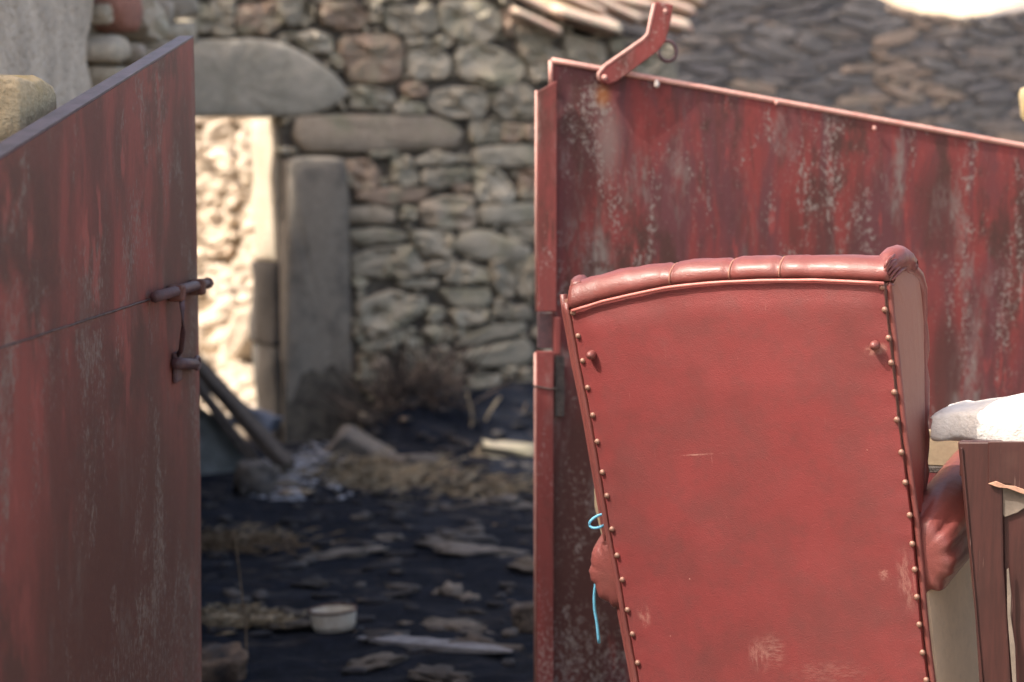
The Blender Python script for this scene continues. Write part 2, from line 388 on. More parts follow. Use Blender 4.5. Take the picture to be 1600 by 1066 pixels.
def lay(polys, parent, mat, name='stone', **k):
    for i, p in enumerate(polys):
        w_p = max(q[0] for q in p)-min(q[0] for q in p); h_p = max(q[1] for q in p)-min(q[1] for q in p)
        kk = dict(k, rough=k.get('rough', .01)*.4) if w_p > 2.6*h_p else k
        obj(name, stone_bm(p, seed=random.random()*50, **kk), mat, parent, smooth=w_p > 2.6*h_p, recentre=True)

def inside(P, x, y):
    c = False; n = len(P)
    for i in range(n):
        x1, y1 = P[i]; x2, y2 = P[i-1]
        if (y1 > y) != (y2 > y) and x < (x2-x1)*(y-y1)/(y2-y1)+x1: c = not c
    return c
def fill(polys, area, sizes, cell=.008, rnd=None):
    """pack smaller stones into the space the laid ones leave inside area"""
    rnd = rnd or random
    xs = [p[0] for p in area]; zs = [p[1] for p in area]; x0, x1, z0, z1 = min(xs), max(xs), min(zs), max(zs)
    W, H = int((x1-x0)/cell)+1, int((z1-z0)/cell)+1; X, Z = np.meshgrid(x0+np.arange(W)*cell, z0+np.arange(H)*cell)
    def mask(P):
        m = np.zeros_like(X, bool)
        for i in range(len(P)):
            (xa, za), (xb, zb) = P[i], P[i-1]
            if za == zb: continue
            m ^= ((za > Z) != (zb > Z)) & (X < (xb-xa)*(Z-za)/(zb-za)+xa)
        return m
    free = mask(area)
    for p in polys: free &= ~mask(p)
    out = []
    grow = 1.13
    for (a, b, tries) in sizes:                   # half length, half height
        for _ in range(tries):
            aa = a*rnd.uniform(.75, 1.2); bb = b*rnd.uniform(.75, 1.2); cx = rnd.uniform(x0, x1); cz = rnd.uniform(z0, z1)
            th = rnd.uniform(-.25, .25); i0, i1 = int((cx-aa-x0)/cell), int((cx+aa-x0)/cell)+2; j0, j1 = int((cz-aa-z0)/cell), int((cz+aa-z0)/cell)+2
            if i0 < 0 or j0 < 0 or i1 > W or j1 > H: continue
            x = X[j0:j1, i0:i1]-cx; z = Z[j0:j1, i0:i1]-cz; u = x*math.cos(th)+z*math.sin(th); v = -x*math.sin(th)+z*math.cos(th)
            e = (np.abs(u/aa)**2.6+np.abs(v/bb)**2.6) < 1
            if (free[j0:j1, i0:i1] | ~e).all():
                free[j0:j1, i0:i1] &= ~e; P = []
                m_ = rnd.choice((5, 6, 7)); ph = rnd.random()*6
                for k in range(m_):
                    q = ph+2*math.pi*k/m_+rnd.uniform(-.25, .25); r = rnd.uniform(.98, 1.2)*grow
                    cu = abs(math.cos(q))**.75*math.copysign(1, math.cos(q))*aa*r; cv = abs(math.sin(q))**.75*math.copysign(1, math.sin(q))*bb*r
                    P.append((cx+cu*math.cos(th)-cv*math.sin(th), cz+cu*math.sin(th)+cv*math.cos(th)))
                out.append(P)
    return out
def courses(x0, x1, z0, top, hs, ls, gap=.008):
    z = z0; out = []
    while z < 9:
        h = random.uniform(*hs); x = x0-random.uniform(0, ls[1]); any_ = False
        while x < x1:
            l = random.uniform(*ls); a, b = max(x, x0), min(x+l, x1)
            if b-a > ls[0]*.4 and z+h < top((a+b)/2)+h*.4:
                j = lambda s=.18: random.uniform(-s, s)*h
                g = gap; any_ = True
                out.append([(a+g+j(), z+g+j()), ((a+b)/2, z+g+j()), (b-g+j(), z+g+j()), (b-g+j(.1), z+h*.5), (b-g+j(.4), z+h-g+j()),
                            ((a+b)/2, z+h-g+j()), (a+g+j(.4), z+h-g+j()), (a+g+j(.1), z+h*.5)])
            x += l
        z += h
        if not any_: break
    return out

# ------------------------------------------------------------------ back wall of the courtyard with its doorway
AL = R(26)
BW = wallframe(-1.32, 11.6, 0, AL)
bw = thing('stone_wall', 'shaded granite rubble wall with a big lintel over its doorway, behind the burnt yard', 'wall', BW.mat())
Z3 = [
 [(240,30),(400,10),(440,90),(350,140),(240,135)], [(0,20),(110,20),(150,80),(130,130),(0,140)], [(150,100),(215,100),(225,150),(150,155)],
 [(130,0),(230,0),(230,90),(150,90)], [(400,10),(560,10),(560,90),(450,100)], [(590,10),(720,5),(790,70),(780,110),(690,130),(590,90)],
 [(850,30),(1060,20),(1080,110),(1050,140),(920,145),(845,100)], [(1085,5),(1290,0),(1340,70),(1320,160),(1200,180),(1095,120)],
 [(680,150),(900,145),(935,200),(920,330),(800,345),(700,330),(670,200)], [(940,160),(1030,160),(1030,200),(945,205)],
 [(960,220),(1080,205),(1130,260),(1110,320),(1000,335),(950,290)], [(1160,210),(1260,185),(1400,230),(1440,290),(1400,340),(1290,365),(1190,330),(1150,270)],
 [(1350,360),(1440,350),(1490,400),(1480,490),(1370,500),(1295,450)], [(1050,390),(1120,365),(1260,370),(1285,410),(1260,490),(1140,490),(1030,440)],
 [(900,430),(1010,430),(1030,475),(900,475)], [(700,370),(760,360),(880,380),(900,430),(850,460),(720,450)],
 [(470,150),(560,130),(630,160),(640,210),(540,215)], [(610,220),(660,225),(680,270),(640,270)],
 [(480,490),(620,480),(850,485),(1080,485),(1180,530),(1190,600),(1120,620),(850,625),(500,630),(480,560)],
 [(1210,505),(1340,500),(1345,590),(1220,600)], [(1230,612),(1480,602),(1490,690),(1230,690)], [(1350,515),(1480,520),(1480,590),(1350,590)],
 [(690,670),(790,665),(830,720),(820,780),(720,790),(690,740)], [(880,665),(960,650),(1000,760),(890,780)],
 [(790,632),(900,628),(910,648),(800,657)], [(980,670),(1060,630),(1150,650),(1150,680),(1000,690)],
 [(1010,710),(1200,695),(1210,750),(1090,775),(1010,765)], [(1220,700),(1320,700),(1400,800),(1380,850),(1240,840)],
 [(1410,710),(1490,700),(1490,830),(1420,830)], [(740,800),(880,785),(1060,780),(1000,840),(860,850),(740,830)],
 [(1000,850),(1100,820),(1220,820),(1235,930),(1200,950),(1020,940)], [(1250,860),(1490,845),(1490,920),(1260,940)],
 [(700,870),(820,858),(900,890),(880,930),(710,930)], [(920,862),(985,862),(985,905),(925,905)], [(1350,950),(1490,930),(1490,1010),(1380,1000)],
 [(1345,40),(1420,90),(1480,130),(1370,150),(1350,110)], [(1380,100),(1480,110),(1546,170),(1546,195),(1400,160)], [(1400,180),(1500,215),(1546,260),(1450,250)],
 [(1460,280),(1530,270),(1546,330),(1470,340)], [(800,10),(840,20),(830,90),(795,90)]]
Z4 = [
 [(1180,110),(1230,30),(1330,30),(1520,110),(1480,150),(1300,150)], [(1000,30),(1150,30),(1180,60),(1170,140),(1050,140),(1010,90)],
 [(740,30),(860,20),(980,40),(960,75),(800,90),(740,70)], [(740,150),(840,105),(1000,90),(1010,130),(1060,200),(960,230),(760,220)],
 [(1070,170),(1180,150),(1190,190),(1080,215)], [(1140,230),(1220,170),(1330,200),(1330,250),(1160,260)],
 [(1345,160),(1420,150),(1450,220),(1440,310),(1380,310),(1345,240)], [(1430,140),(1525,130),(1530,200),(1510,320),(1460,300),(1460,210)],
 [(1120,280),(1330,280),(1340,330),(1300,360),(1190,355)], [(940,240),(1110,240),(1100,270),(960,275)],
 [(760,340),(920,290),(1060,320),(1050,380),(900,460),(800,450)], [(1170,370),(1330,365),(1320,420),(1200,440)], [(1340,370),(1500,350),(1520,410),(1350,400)],
 [(780,525),(900,480),(1010,440),(1010,480),(900,540),(790,550)], [(1060,440),(1170,440),(1180,500),(1100,510)],
 [(1180,520),(1330,445),(1500,420),(1490,470),(1200,530)], [(1170,570),(1300,535),(1500,490),(1530,560),(1500,610),(1300,610)],
 [(960,605),(1100,600),(1220,650),(1200,700),(1000,720),(960,660)], [(780,640),(880,605),(930,660),(900,730),(790,730)],
 [(1250,660),(1380,650),(1370,700),(1260,710)], [(1385,690),(1530,660),(1530,740),(1400,740)], [(1100,750),(1230,740),(1320,800),(1300,850),(1120,830)],
 [(780,565),(850,560),(900,595),(790,630)], [(970,545),(1040,540),(1100,590),(975,590)], [(758,440),(795,470),(795,515),(762,500)]]
PX = [[(880,50),(945,72),(942,112),(890,92)], [(952,92),(1003,88),(1056,95),(1058,150),(952,150)], [(955,62),(995,55),(1012,82),(960,86)],
      [(810,62),(868,78),(905,98),(850,104),(815,88)], [(1012,62),(1050,68),(1054,90),(1015,84)]]
conv = lambda Z, ox, oy, s: [[(ox+x*s, oy+y*s) for x, y in p] for p in Z]
pxp = conv(Z3, 280, 0, .3752) + conv(Z4, 280, 350, .3625) + PX
tow = lambda P, F=BW, off=0: [F.px(x, y, off) for x, y in P]
def swell(P, d=.012):
    P = [np.array(p) for p in P]; c = sum(P)/len(P); return [tuple(p+(p-c)/np.linalg.norm(p-c)*d) for p in P]
polys = [swell(tow(p)) for p in pxp]
lintel = tow([(180,70),(305,63),(395,60),(436,66),(478,86),(522,116),(545,146),(522,166),(488,180),(440,182),(180,184)])
post = tow([(446,248),(470,245),(530,246),(538,300),(546,450),(553,560),(556,700),(452,700),(447,560),(445,400)])
GA = bpy.data.materials
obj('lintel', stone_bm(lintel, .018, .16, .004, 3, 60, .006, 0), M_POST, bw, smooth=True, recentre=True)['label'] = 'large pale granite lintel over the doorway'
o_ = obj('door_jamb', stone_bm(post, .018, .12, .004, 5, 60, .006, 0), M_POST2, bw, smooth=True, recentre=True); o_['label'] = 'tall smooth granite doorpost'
lay(polys, bw, M_BACK, front=.016, back=.12, dm=.008, rough=.032, n=20)
area = tow([(280,-60),(790,-30),(905,48),(1056,60),(1060,720),(556,720),(548,420),(540,240),(440,240),(440,184),(280,184)])
taken = polys+[lintel, post]
fl_ = fill(taken, area, [(.1,.05,500),(.07,.04,1500),(.05,.028,3500),(.03,.02,6000),(.018,.013,4000)], .009)
big = [p for p in fl_ if (max(q[0] for q in p)-min(q[0] for q in p)) > .05]; small = [p for p in fl_ if p not in big]
big = big[:220]
lay(big, bw, M_BACK, front=.012, back=.12, dm=.005, n=12, rough=.03)
if small:
    bm = None
    for p in small: bm = merge(bm, stone_bm(p, .01, .12, .008, random.random()*9, 6))
    setp(obj('small_stones', bm, M_BACK, bw, smooth=True), kind='stuff')
# core behind the faces of the stones; the part above the lintel is thin (its inner lintel has burnt out)
dx0 = -1.02                                     # left side of the opening (hidden behind the gate leaf)
lz = BW.px(420, 182)[1]
xr = BW.px(1057, 300)[0]
tl = BW.px(790, -20); tr = BW.px(905, 56); te = BW.px(1055, 64)
core = prism([(0, -.1), (xr, -.1), (xr, te[1]), (tr[0], tr[1]), (tl[0], tl[1]), (tl[0]-.3, 2.75), (0, 2.75)], .035, .5)
core = prism([(0, lz+.03), (0, 2.747), (dx0+.002, 2.747), (dx0+.002, lz+.03)], .037, .16, bm=core)
core = prism([(dx0, -.1), (dx0, 2.3), (-3.2, 2.3), (-3.2, -.1)], .035, .5, bm=core)
obj('wall_core', core, M_CORE, bw)
# rough stones lining the reveal of the door (seen edge on)
rv = stone_mat('sunlit reveal granite', (.58, .5, .38), (.62, .54, .42), (.58, .48, .36), (.55, .48, .36), .1)  # paler copy: sun on the upper reveal painted in
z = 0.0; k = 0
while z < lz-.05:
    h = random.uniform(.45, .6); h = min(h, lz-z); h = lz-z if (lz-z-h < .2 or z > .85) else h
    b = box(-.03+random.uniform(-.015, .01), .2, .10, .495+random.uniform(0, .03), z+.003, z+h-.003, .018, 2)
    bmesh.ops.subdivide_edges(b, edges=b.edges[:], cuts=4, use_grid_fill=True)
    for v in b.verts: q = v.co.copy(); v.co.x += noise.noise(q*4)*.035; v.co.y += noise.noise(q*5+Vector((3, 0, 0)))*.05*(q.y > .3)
    obj('jamb_stone', b, rv if z > .85 else M_REVEAL_SHADE, bw, smooth=True, recentre=True); z += h  # pale above, dark below: sun and shade put into the stone colour
# ------------------------------------------------------------------ sunlit ruin seen through the doorway
IW = wallframe(-2.4, 15.2, 0, R(-28))
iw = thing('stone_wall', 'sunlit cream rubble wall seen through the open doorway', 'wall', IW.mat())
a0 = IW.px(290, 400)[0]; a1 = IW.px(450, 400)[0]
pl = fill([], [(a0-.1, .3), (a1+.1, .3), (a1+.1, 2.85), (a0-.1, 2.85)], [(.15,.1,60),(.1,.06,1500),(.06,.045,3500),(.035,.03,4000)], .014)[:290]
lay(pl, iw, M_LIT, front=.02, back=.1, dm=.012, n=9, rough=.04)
obj('wall_core', prism([(a0-1.2, -.1), (a1+1.5, -.1), (a1+1.5, 2.9), (a0-1.2, 2.9)], .045, .5), M_COREL, iw)

def rock_bm(sx, sy, sz, seed, sub=2, amp=.25, ex=.7):
    b = bmesh.new(); bmesh.ops.create_icosphere(b, subdivisions=sub, radius=1)
    for v in b.verts:
        n = v.co.normalized(); q = Vector([math.copysign(abs(c)**ex, c) for c in n])
        k = 1+amp*noise.noise(n*1.6+Vector((seed, seed*2, 0)))+amp*.4*noise.noise(n*4+Vector((seed, 0, 7)))
        v.co = Vector((q.x*sx*k, q.y*sy*k, q.z*sz*k))
    return b
def rock(name, p, s, label, cat, mat, rz=0, tilt=(0, 0), group=None, sub=3, seed=None, amp=.45, ex=.5):
    b = rock_bm(*s, seed if seed is not None else random.random()*30, sub, amp, ex)
    o = obj(name, b, mat, smooth=True); o.location = p; o.rotation_euler = (tilt[0], tilt[1], rz); return setp(o, label, cat, group)
# fallen lit blocks inside the doorway
for (px, py, D, s, t, lab) in [
   (345, 560, 13.6, (.2,.14,.1), .5, 'sunlit fallen block lowest in the doorway, beside the leaning beams'),
   (375, 535, 13.4, (.1,.12,.24), .45, 'long sunlit block tilted upright inside the doorway'),
   (330, 510, 13.9, (.16,.15,.13), -.2, 'rounded sunlit block next to the gate bolt, inside the doorway'),
   (350, 470, 14.2, (.22,.15,.11), .3, 'sunlit block on the upper part of the rubble inside the doorway'),
   (385, 595, 13.2, (.1,.1,.09), 0, 'small bright block at the foot of the dark door reveal')]:
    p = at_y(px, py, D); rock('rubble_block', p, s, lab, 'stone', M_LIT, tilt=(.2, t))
b = bmesh.new(); V = []
for i in range(24):
    r = []
    for j in range(24):
        x = -3.2+j*.08; y = 12.6+i*.1; h = .75*sm((y-12.7)/1.5)+noise.noise(Vector((x*4, y*4, 0)))*.1; r.append(b.verts.new((x, y, h)))
    V.append(r)
for i in range(23):
    for j in range(23): b.faces.new((V[i][j], V[i][j+1], V[i+1][j+1], V[i+1][j]))
setp(obj('rubble_slope', b, M_COREL, smooth=True), kind='structure')
b = None
for i in range(330):
    x = random.uniform(-2.6, -1.5); y = random.uniform(12.7, 14.7); s = random.uniform(.025, .08)
    q = rock_bm(s*1.4, s, s*.8, i*.37, 1); fi(q, Matrix.Translation((x, y, .75*sm((y-12.7)/1.5)+noise.noise(Vector((x*4, y*4, 0)))*.1+s*.3))@Matrix.Rotation(random.random()*6, 4, 'Z'))
    b = merge(b, q)
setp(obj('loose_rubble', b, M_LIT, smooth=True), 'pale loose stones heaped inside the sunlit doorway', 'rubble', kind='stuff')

# ------------------------------------------------------------------ tiled roof over the end of the wall
RF = wallframe(*BW.O, AL)
rf = thing('tiled_roof', 'sunlit clay tiles slipping down the top right end of the rubble wall', 'roof', BW.mat())
def tile(p0, p1, w0, w1, off):
    """barrel tile: arched back, hollow below, rounded lip at the lower end"""
    x0, z0 = BW.px(*p0, off); x1, z1 = BW.px(*p1, off); rows = []
    L = 9; sd = random.random()*20
    for i in range(L+1):
        t = min(1, i/(L-2)); x = x0+(x1-x0)*t; z = z0+(z1-z0)*t; q = (1, 1, 1)[0]
        wd = (w0+(w1-w0)*t)*(1+.05*noise.noise(Vector((i*.7, sd, 0))))
        if i == L-1: wd *= .93; x += .018; z -= .006
        if i == L: wd *= .72; x += .026; z -= .009
        r = []
        for k in range(13):
            a = math.pi*k/12; r.append(Vector((x, -off+math.cos(a)*wd*1.15, z+math.sin(a)*wd*.8)))
        for k in range(12, -1, -1):
            a = math.pi*k/12; r.append(Vector((x, -off+math.cos(a)*wd*.85, z-.012+math.sin(a)*wd*.32)))
        rows.append(r)
    return loft(rows)
TL = [((770,-22),(872,30),.05,.06,.02), ((835,-20),(935,22),.06,.07,.0), ((862,22),(955,52),.08,.1,.06), ((880,-16),(1010,14),.06,.07,-.08),
      ((950,18),(1066,50),.085,.1,-.12), ((985,-12),(1075,22),.06,.07,-.25), ((800,20),(868,52),.05,.055,.07), ((905,-6),(990,34),.07,.075,-.02),
      ((1000,-30),(1090,6),.07,.07,-.4), ((930,-30),(1030,2),.07,.07,-.3), ((840,-40),(930,-4),.06,.06,-.12)]
for i, (a, b_, w0, w1, off) in enumerate(TL):
    o = obj('roof_tile', tile(a, b_, w0, w1, off), M_TILE, rf, smooth=True)
# beam end and boarding below the tiles
x0, z0 = BW.px(880, 30); x1, z1 = BW.px(1050, 66)
obj('roof_boarding', prism([(x0-.5, z0+.16), (x1, z1-.01), (x1, z1-.05), (x0-.5, z0+.1)], -.03, .9, .004), M_CHARWOOD, rf)
obj('beam_end', box(x1-.36, x1-.22, -.06, .3, z1-.11, z1-.02, .01), M_CHARWOOD, rf)

# ------------------------------------------------------------------ scorched far wall, top right
FW = wallframe(1.15, 14.9, 0, AL)
fw = thing('stone_wall', 'dark scorched wall of thin flat stones behind the right gate, its top sagging at the right', 'wall', FW.mat())
sag = lambda px: 0
tp = [FW.px(p, q) for p, q in [(1000,-60),(1300,-45),(1370,-12),(1400,4),(1450,18),(1510,24),(1560,19),(1610,9),(1700,-20)]]
def topf(x):
    for (xa, za), (xb, zb) in zip(tp, tp[1:]):
        if xa <= x <= xb: return za+(zb-za)*(x-xa)/(xb-xa)
    return tp[0][1] if x < tp[0][0] else tp[-1][1]
fx0 = FW.px(1030, 100)[0]; fx1 = FW.px(1625, 100)[0]
ap = [(fx0, 1.6), (fx1, 1.6), (fx1, topf(fx1))]+[(x, z-.01) for x, z in tp[::-1] if fx0 < x < fx1]+[(fx0, tp[0][1])]
pl = fill([], ap, [(.24,.04,900),(.16,.03,3000),(.11,.022,5000),(.07,.018,3000)], .012)
pl.sort(key=lambda p: -(max(q[0] for q in p)-min(q[0] for q in p)))
rb0 = FW.px(1410, 140)
for p in pl[:300]:
    cx = sum(q[0] for q in p)/len(p); cz = sum(q[1] for q in p)/len(p)
    hot = math.exp(-((cx-rb0[0])/.45)**2-((cz-rb0[1])/.55)**2)
    lay([p], fw, M_FARB if random.random() < hot*.95+.06 else M_FAR, front=.007, back=.08, dm=.004, n=9, rough=.02)
bm = None
for p in pl[300:]: bm = merge(bm, stone_bm(p, .01, .08, .008, random.random()*9, 6))
if bm: setp(obj('small_stones', bm, M_FAR, fw, smooth=True), kind='stuff')
obj('wall_core', prism([(fx0-.4, -.1), (fx1+1.5, -.1), (fx1+1.5, topf(fx1)), *[(x, z-.02) for x, z in tp[::-1] if x > fx0]+[(fx0-.4, tp[0][1])]], .02, .5), M_CORE2, fw)
# lit bank of dry earth right behind the sagging top
b = bmesh.new(); V = []
for i in range(8):
    V.append([b.verts.new((1.5+j*.35, 18.4+i*.6, 2.2+i*.34+noise.noise(Vector((j*.5, i*.6, 2)))*.16)) for j in range(18)])
for i in range(7):
    for j in range(17): b.faces.new((V[i][j], V[i][j+1], V[i+1][j+1], V[i+1][j]))
r0 = [b.verts.new((v.co.x, v.co.y, -.2)) for v in V[0]]
for j in range(17): b.faces.new((r0[j], r0[j+1], V[0][j+1], V[0][j]))
m = NB('pale dry bank'); n_ = m.noise(5, 6, .7); m.done(m.mix(m.step(n_, .35, .65), (.62, .53, .38), (.5, .4, .28)), .95, m.bump(n_, .6, .05))
setp(obj('earth_bank', b, m.m, smooth=True), kind='structure')

# ------------------------------------------------------------------ house on the left whose side wall lines the yard
SX = -1.5
SF = Frame((SX, 0, 0), (0, 1, 0), (0, 0, 1), (1, 0, 0))
Mh = SF.mat()
hs = thing('old_house', 'house side wall of pale plaster breaking into rough stones, left of the yard', 'house', Mh)
yend = SF.px(286, 60)[0]
core = prism([(-.5, -.1), (yend, -.1), (yend, 3.05), (4.2, 3.0), (3.7, 2.78), (-.5, 2.7)], .045, 3.2)
obj('wall_core', core, M_CORE_SIDE, hs)
sun_blocker = box(9.05, 10.75, .85, 3.2, -.1, 3.0)  # unseen block added to keep the sun off the leaning beams
obj('unseen_sun_blocker', sun_blocker, M_CORE_SIDE, hs)
obj('roof', prism([(4.2, 3.01), (yend+.1, 3.06), (yend+.1, 3.12), (4.2, 3.07)], .0, 3.4, .01), M_TILE, hs)
pls = [SF.px(p, q) for p, q in [(150,-40),(148,0),(143,40),(137,62),(136,95),(142,120),(148,150),(150,200)]]
xe = pls[-1][0]
outl = [(-.45, .1)] + [(-.45, 2.68), (3.6, 2.74), (4.3, 2.96)] + [(pls[0][0]-.02, 2.97)] + pls + [(xe, .1)]
obj('plaster', prism(outl, 0, .06, .012, 2), M_PLASTER, hs)
SP = [[(158,-8),(188,-8),(194,30),(186,52),(170,50),(160,28)], [(196,-10),(222,-6),(230,40),(226,68),(206,60),(196,30)], [(228,-5),(248,0),(250,45),(234,38)],
      [(252,-5),(280,-10),(282,28),(256,30)], [(252,38),(282,34),(284,70),(262,76),(250,60)], [(146,72),(160,52),(176,64),(178,92),(160,100),(146,95)],
      [(180,66),(200,70),(206,96),(186,100)], [(208,76),(232,78),(236,104),(212,108)], [(148,104),(168,106),(166,140),(152,146)], [(172,104),(196,106),(192,136),(174,134)],
      [(236,62),(250,72),(258,92),(240,98)], [(240,102),(284,80),(286,150),(244,150)], [(200,110),(234,112),(230,160),(198,160)], [(130,-60),(152,-60),(156,-12),(148,-14)],
      [(158,-60),(200,-60),(196,-16),(160,-14)], [(206,-60),(282,-60),(280,-16),(210,-14)]]
lay([tow(SP[0], SF)], hs, M_TERRA, front=.05, back=.1, dm=.03, n=12, rough=.03)
lay([tow(p, SF) for p in SP[1:]], hs, M_SIDE, front=.05, back=.1, dm=.03, n=12, rough=.03)
ar = [(xe+.02, .2), (yend-.02, .2), (yend-.02, 3.0), (xe+.02, 3.0)]
fl2 = fill([tow(p, SF) for p in SP]+[outl], ar, [(.17,.1,900),(.1,.06,1500),(.06,.04,2500)], .014)
lay(fl2[:160], hs, M_SIDE, front=.03, back=.09, dm=.02, n=9, rough=.02)

# ------------------------------------------------------------------ gate pillars
def pillar(x0, x1, y0, y1, z0, z1, label, mat, capbox, nm='gate_pillar'):
    t = thing(nm, label, 'pillar', Vector(((x0+x1)/2, (y0+y1)/2, z0))); O = t.location.copy()
    obj('pillar_core', fi(box(x0+.03, x1-.03, y0+.03, y1-.03, z0-.05, z1), Matrix.Translation(-O)), M_CORE_SIDE, t)
    z = z0
    while z < z1-.04:
        h = min(random.uniform(.16, .28), z1-z)
        if z1-z-h < .08: h = z1-z
        xm = x0+(x1-x0)*random.uniform(.35, .65)
        for a, c in ((x0, xm-.006), (xm+.006, x1)):
            for q, s in ((y0, (y0+y1)/2-.005), ((y0+y1)/2+.005, y1)):
                b = box(a, c, q, s, z+.006, z+h-.006, .02, 2)
                for v in b.verts: v.co += Vector((noise.noise(v.co*7), noise.noise(v.co*7+Vector((9, 0, 0))), 0))*.014
                obj('stone', fi(b, Matrix.Translation(-O)), mat, t, smooth=True, recentre=True)
        z += h
    x0, x1, y0, y1, z0, z1 = capbox
    b = box(x0, x1, y0, y1, z0, z1, min(.022, (z1-z0)*.4), 2); bmesh.ops.subdivide_edges(b, edges=b.edges[:], cuts=2, use_grid_fill=True)
    for v in b.verts: v.co += Vector((noise.noise(v.co*9), noise.noise(v.co*8+Vector((9, 0, 0))), noise.noise(v.co*9+Vector((0, 7, 0)))))*.02
    o = obj('capstone', fi(b, Matrix.Translation(-O)), M_CAP, t, smooth=True, recentre=True); return t
c0 = at_y(97, 180, 3.62)
zc1 = at_y(40, 122, 3.5).z; zc0 = at_y(40, 236, 3.5).z
pillar(-1.42, -.89, 3.36, 3.6, .2, zc0+.005, 'left gate pillar of rough stone with a yellow lichened capstone', M_CAP, (-1.46, c0.x, 3.33, 3.62, zc0, zc1))
c1 = at_y(1588, 160, 5.9)
pillar(c1.x+.06, c1.x+.5, 5.62, 5.88, .2, at_y(1590, 192, 5.7).z, 'right gate pillar topped by a pale stone at the photo edge', M_CAP, (c1.x, c1.x+.54, 5.58, 5.9, at_y(1590, 190, 5.7).z, at_y(1590, 126, 5.7).z))

# ------------------------------------------------------------------ left gate leaf, swung inwards
GLM = gate_mat('weathered brown red paint', (.26, .075, .06), (.15, .058, .046), (.112, .053, .041), (.27, .24, .2), .6, .6, [(1.5, .42, 1.2, .6, .95), (2.1, 1.2, .4, .4, .6)], .42, .42, .4)
LF = Frame((-.745, 2.3, .25), (0, 1, 0), (0, 0, 1), (1, 0, 0))
xf = LF.px(303, 300)[0]; zt1 = LF.px(304, 61)[1]; zt0 = LF.px(38, 223)[1]; x0_ = LF.px(38, 223)[0]
sl = (zt1-zt0)/(xf-x0_); ztop = lambda x: zt1+(x-xf)*sl
lg = thing('gate_leaf', 'left gate leaf in shade, brown red sheet steel swung inwards with a slide bolt', 'gate', LF.mat())
sa = LF.px(40, 530); sb = LF.px(240, 465); ss = (sb[1]-sa[1])/(sb[0]-sa[0]); zs = lambda x: sb[1]+(x-sb[0])*ss
def sheet(x0, x1, zb0, zb1, zt0, zt1, y0, y1, warp=.004, nx=16, nz=20):
    """thin steel sheet, slightly buckled"""
    rows_f, rows_b = [], []
    b = bmesh.new(); F = []; B = []
    for i in range(nx+1):
        x = x0+(x1-x0)*i/nx; t = i/nx; za = zb0+(zb1-zb0)*t; zc = zt0+(zt1-zt0)*t; f = []; k = []
        for j in range(nz+1):
            z = za+(zc-za)*j/nz; d = noise.noise(Vector((x*2.3, z*1.7, 1)))*warp+noise.noise(Vector((x*8, z*5, 4)))*warp*.3
            f.append(b.verts.new((x, y0+d, z))); k.append(b.verts.new((x, y1+d, z)))
        F.append(f); B.append(k)
    for i in range(nx):
        for j in range(nz): b.faces.new((F[i][j], F[i+1][j], F[i+1][j+1], F[i][j+1])); b.faces.new((B[i][j], B[i][j+1], B[i+1][j+1], B[i+1][j]))
        b.faces.new((F[i][0], B[i][0], B[i+1][0], F[i+1][0])); b.faces.new((F[i][nz], F[i+1][nz], B[i+1][nz], B[i][nz]))
    for j in range(nz): b.faces.new((F[0][j], F[0][j+1], B[0][j+1], B[0][j])); b.faces.new((F[nx][j], B[nx][j], B[nx][j+1], F[nx][j+1]))
    bmesh.ops.recalc_face_normals(b, faces=b.faces)
    bmesh.ops.split_edges(b, edges=[e for e in b.edges if len(e.link_faces) == 2 and e.calc_face_angle(0) > .8])
    return b
obj('upper_sheet', sheet(-.1, xf, zs(-.1)-.01, zs(xf)-.01, ztop(-.1), ztop(xf), -.004, -.001), GLM, lg, smooth=True)
obj('lower_sheet', sheet(-.1, xf, 0, 0, zs(-.1), zs(xf), -.006, -.002), GLM, lg, smooth=True)
w_ = .03
obj('weld_seam', tube([Vector((x, -.0045+.001*noise.noise(Vector((x*30, 0, 0))), zs(x)+.0015*noise.noise(Vector((x*14, 3, 0))))) for x in [.05+(xf-.06)*i/60 for i in range(61)]], [.0012+.0016*i/60 for i in range(61)], 6), M_RUST, lg, smooth=True)
def top_rail(x0, x1, f, y0, y1, th):
    return loft([[Vector((x, y0, f(x))), Vector((x, y1, f(x))), Vector((x, y1, f(x)+th)), Vector((x, y0, f(x)+th))] for x in [x0+(x1-x0)*i/10 for i in range(11)]])
obj('top_rail', top_rail(-.1, xf, lambda x: ztop(x)+.0005, -.004, w_, .004), M_SKYGREY, lg)
obj('edge_stile', box(xf-.035, xf-.001, .0065, .035, .02, ztop(xf-.035)-.01, .002), GLM, lg)
obj('hinge_stile', box(-.13, -.102, -.004, .05, .0, ztop(-.13)-.005, .002), GLM, lg)
# slide bolt, handle and keeper eye
def LP(px, py, off): x, z = LF.px(px, py, off); return Vector((x, -off, z))
bolt = obj('slide_bolt', tube([LP(243, 464, .025), LP(300, 448, .025), LP(327, 442, .025)], [.012, .012, .008], 8), M_STEELRED, lg, smooth=True)
bolt['label'] = 'slide bolt with a long drop handle'
obj('bolt_end', dome(LP(326, 442, .025)-Vector((.012, 0, 0)), (1, 0, 0), .014, .024), M_STEELRED, bolt, smooth=True)
obj('bolt_handle', tube([LP(282, 452, .03), LP(285, 480, .04), LP(286, 520, .04), LP(283, 548, .028), LP(276, 556, .012)], .006, 6), M_STEELRED, bolt, smooth=True)
for px in (258, 292): 
    p = LP(px, 458-(px-258)*.28, .0); obj('bolt_guide', box(p.x-.02, p.x+.02, -.042, -.007, p.z-.018, p.z+.018, .006, 2), GLM, bolt)
p = LP(276, 572, .01); obj('keeper_plate', box(p.x-.035, p.x+.035, -.016, -.006, p.z-.035, p.z+.032, .003), M_STEELRED, lg)
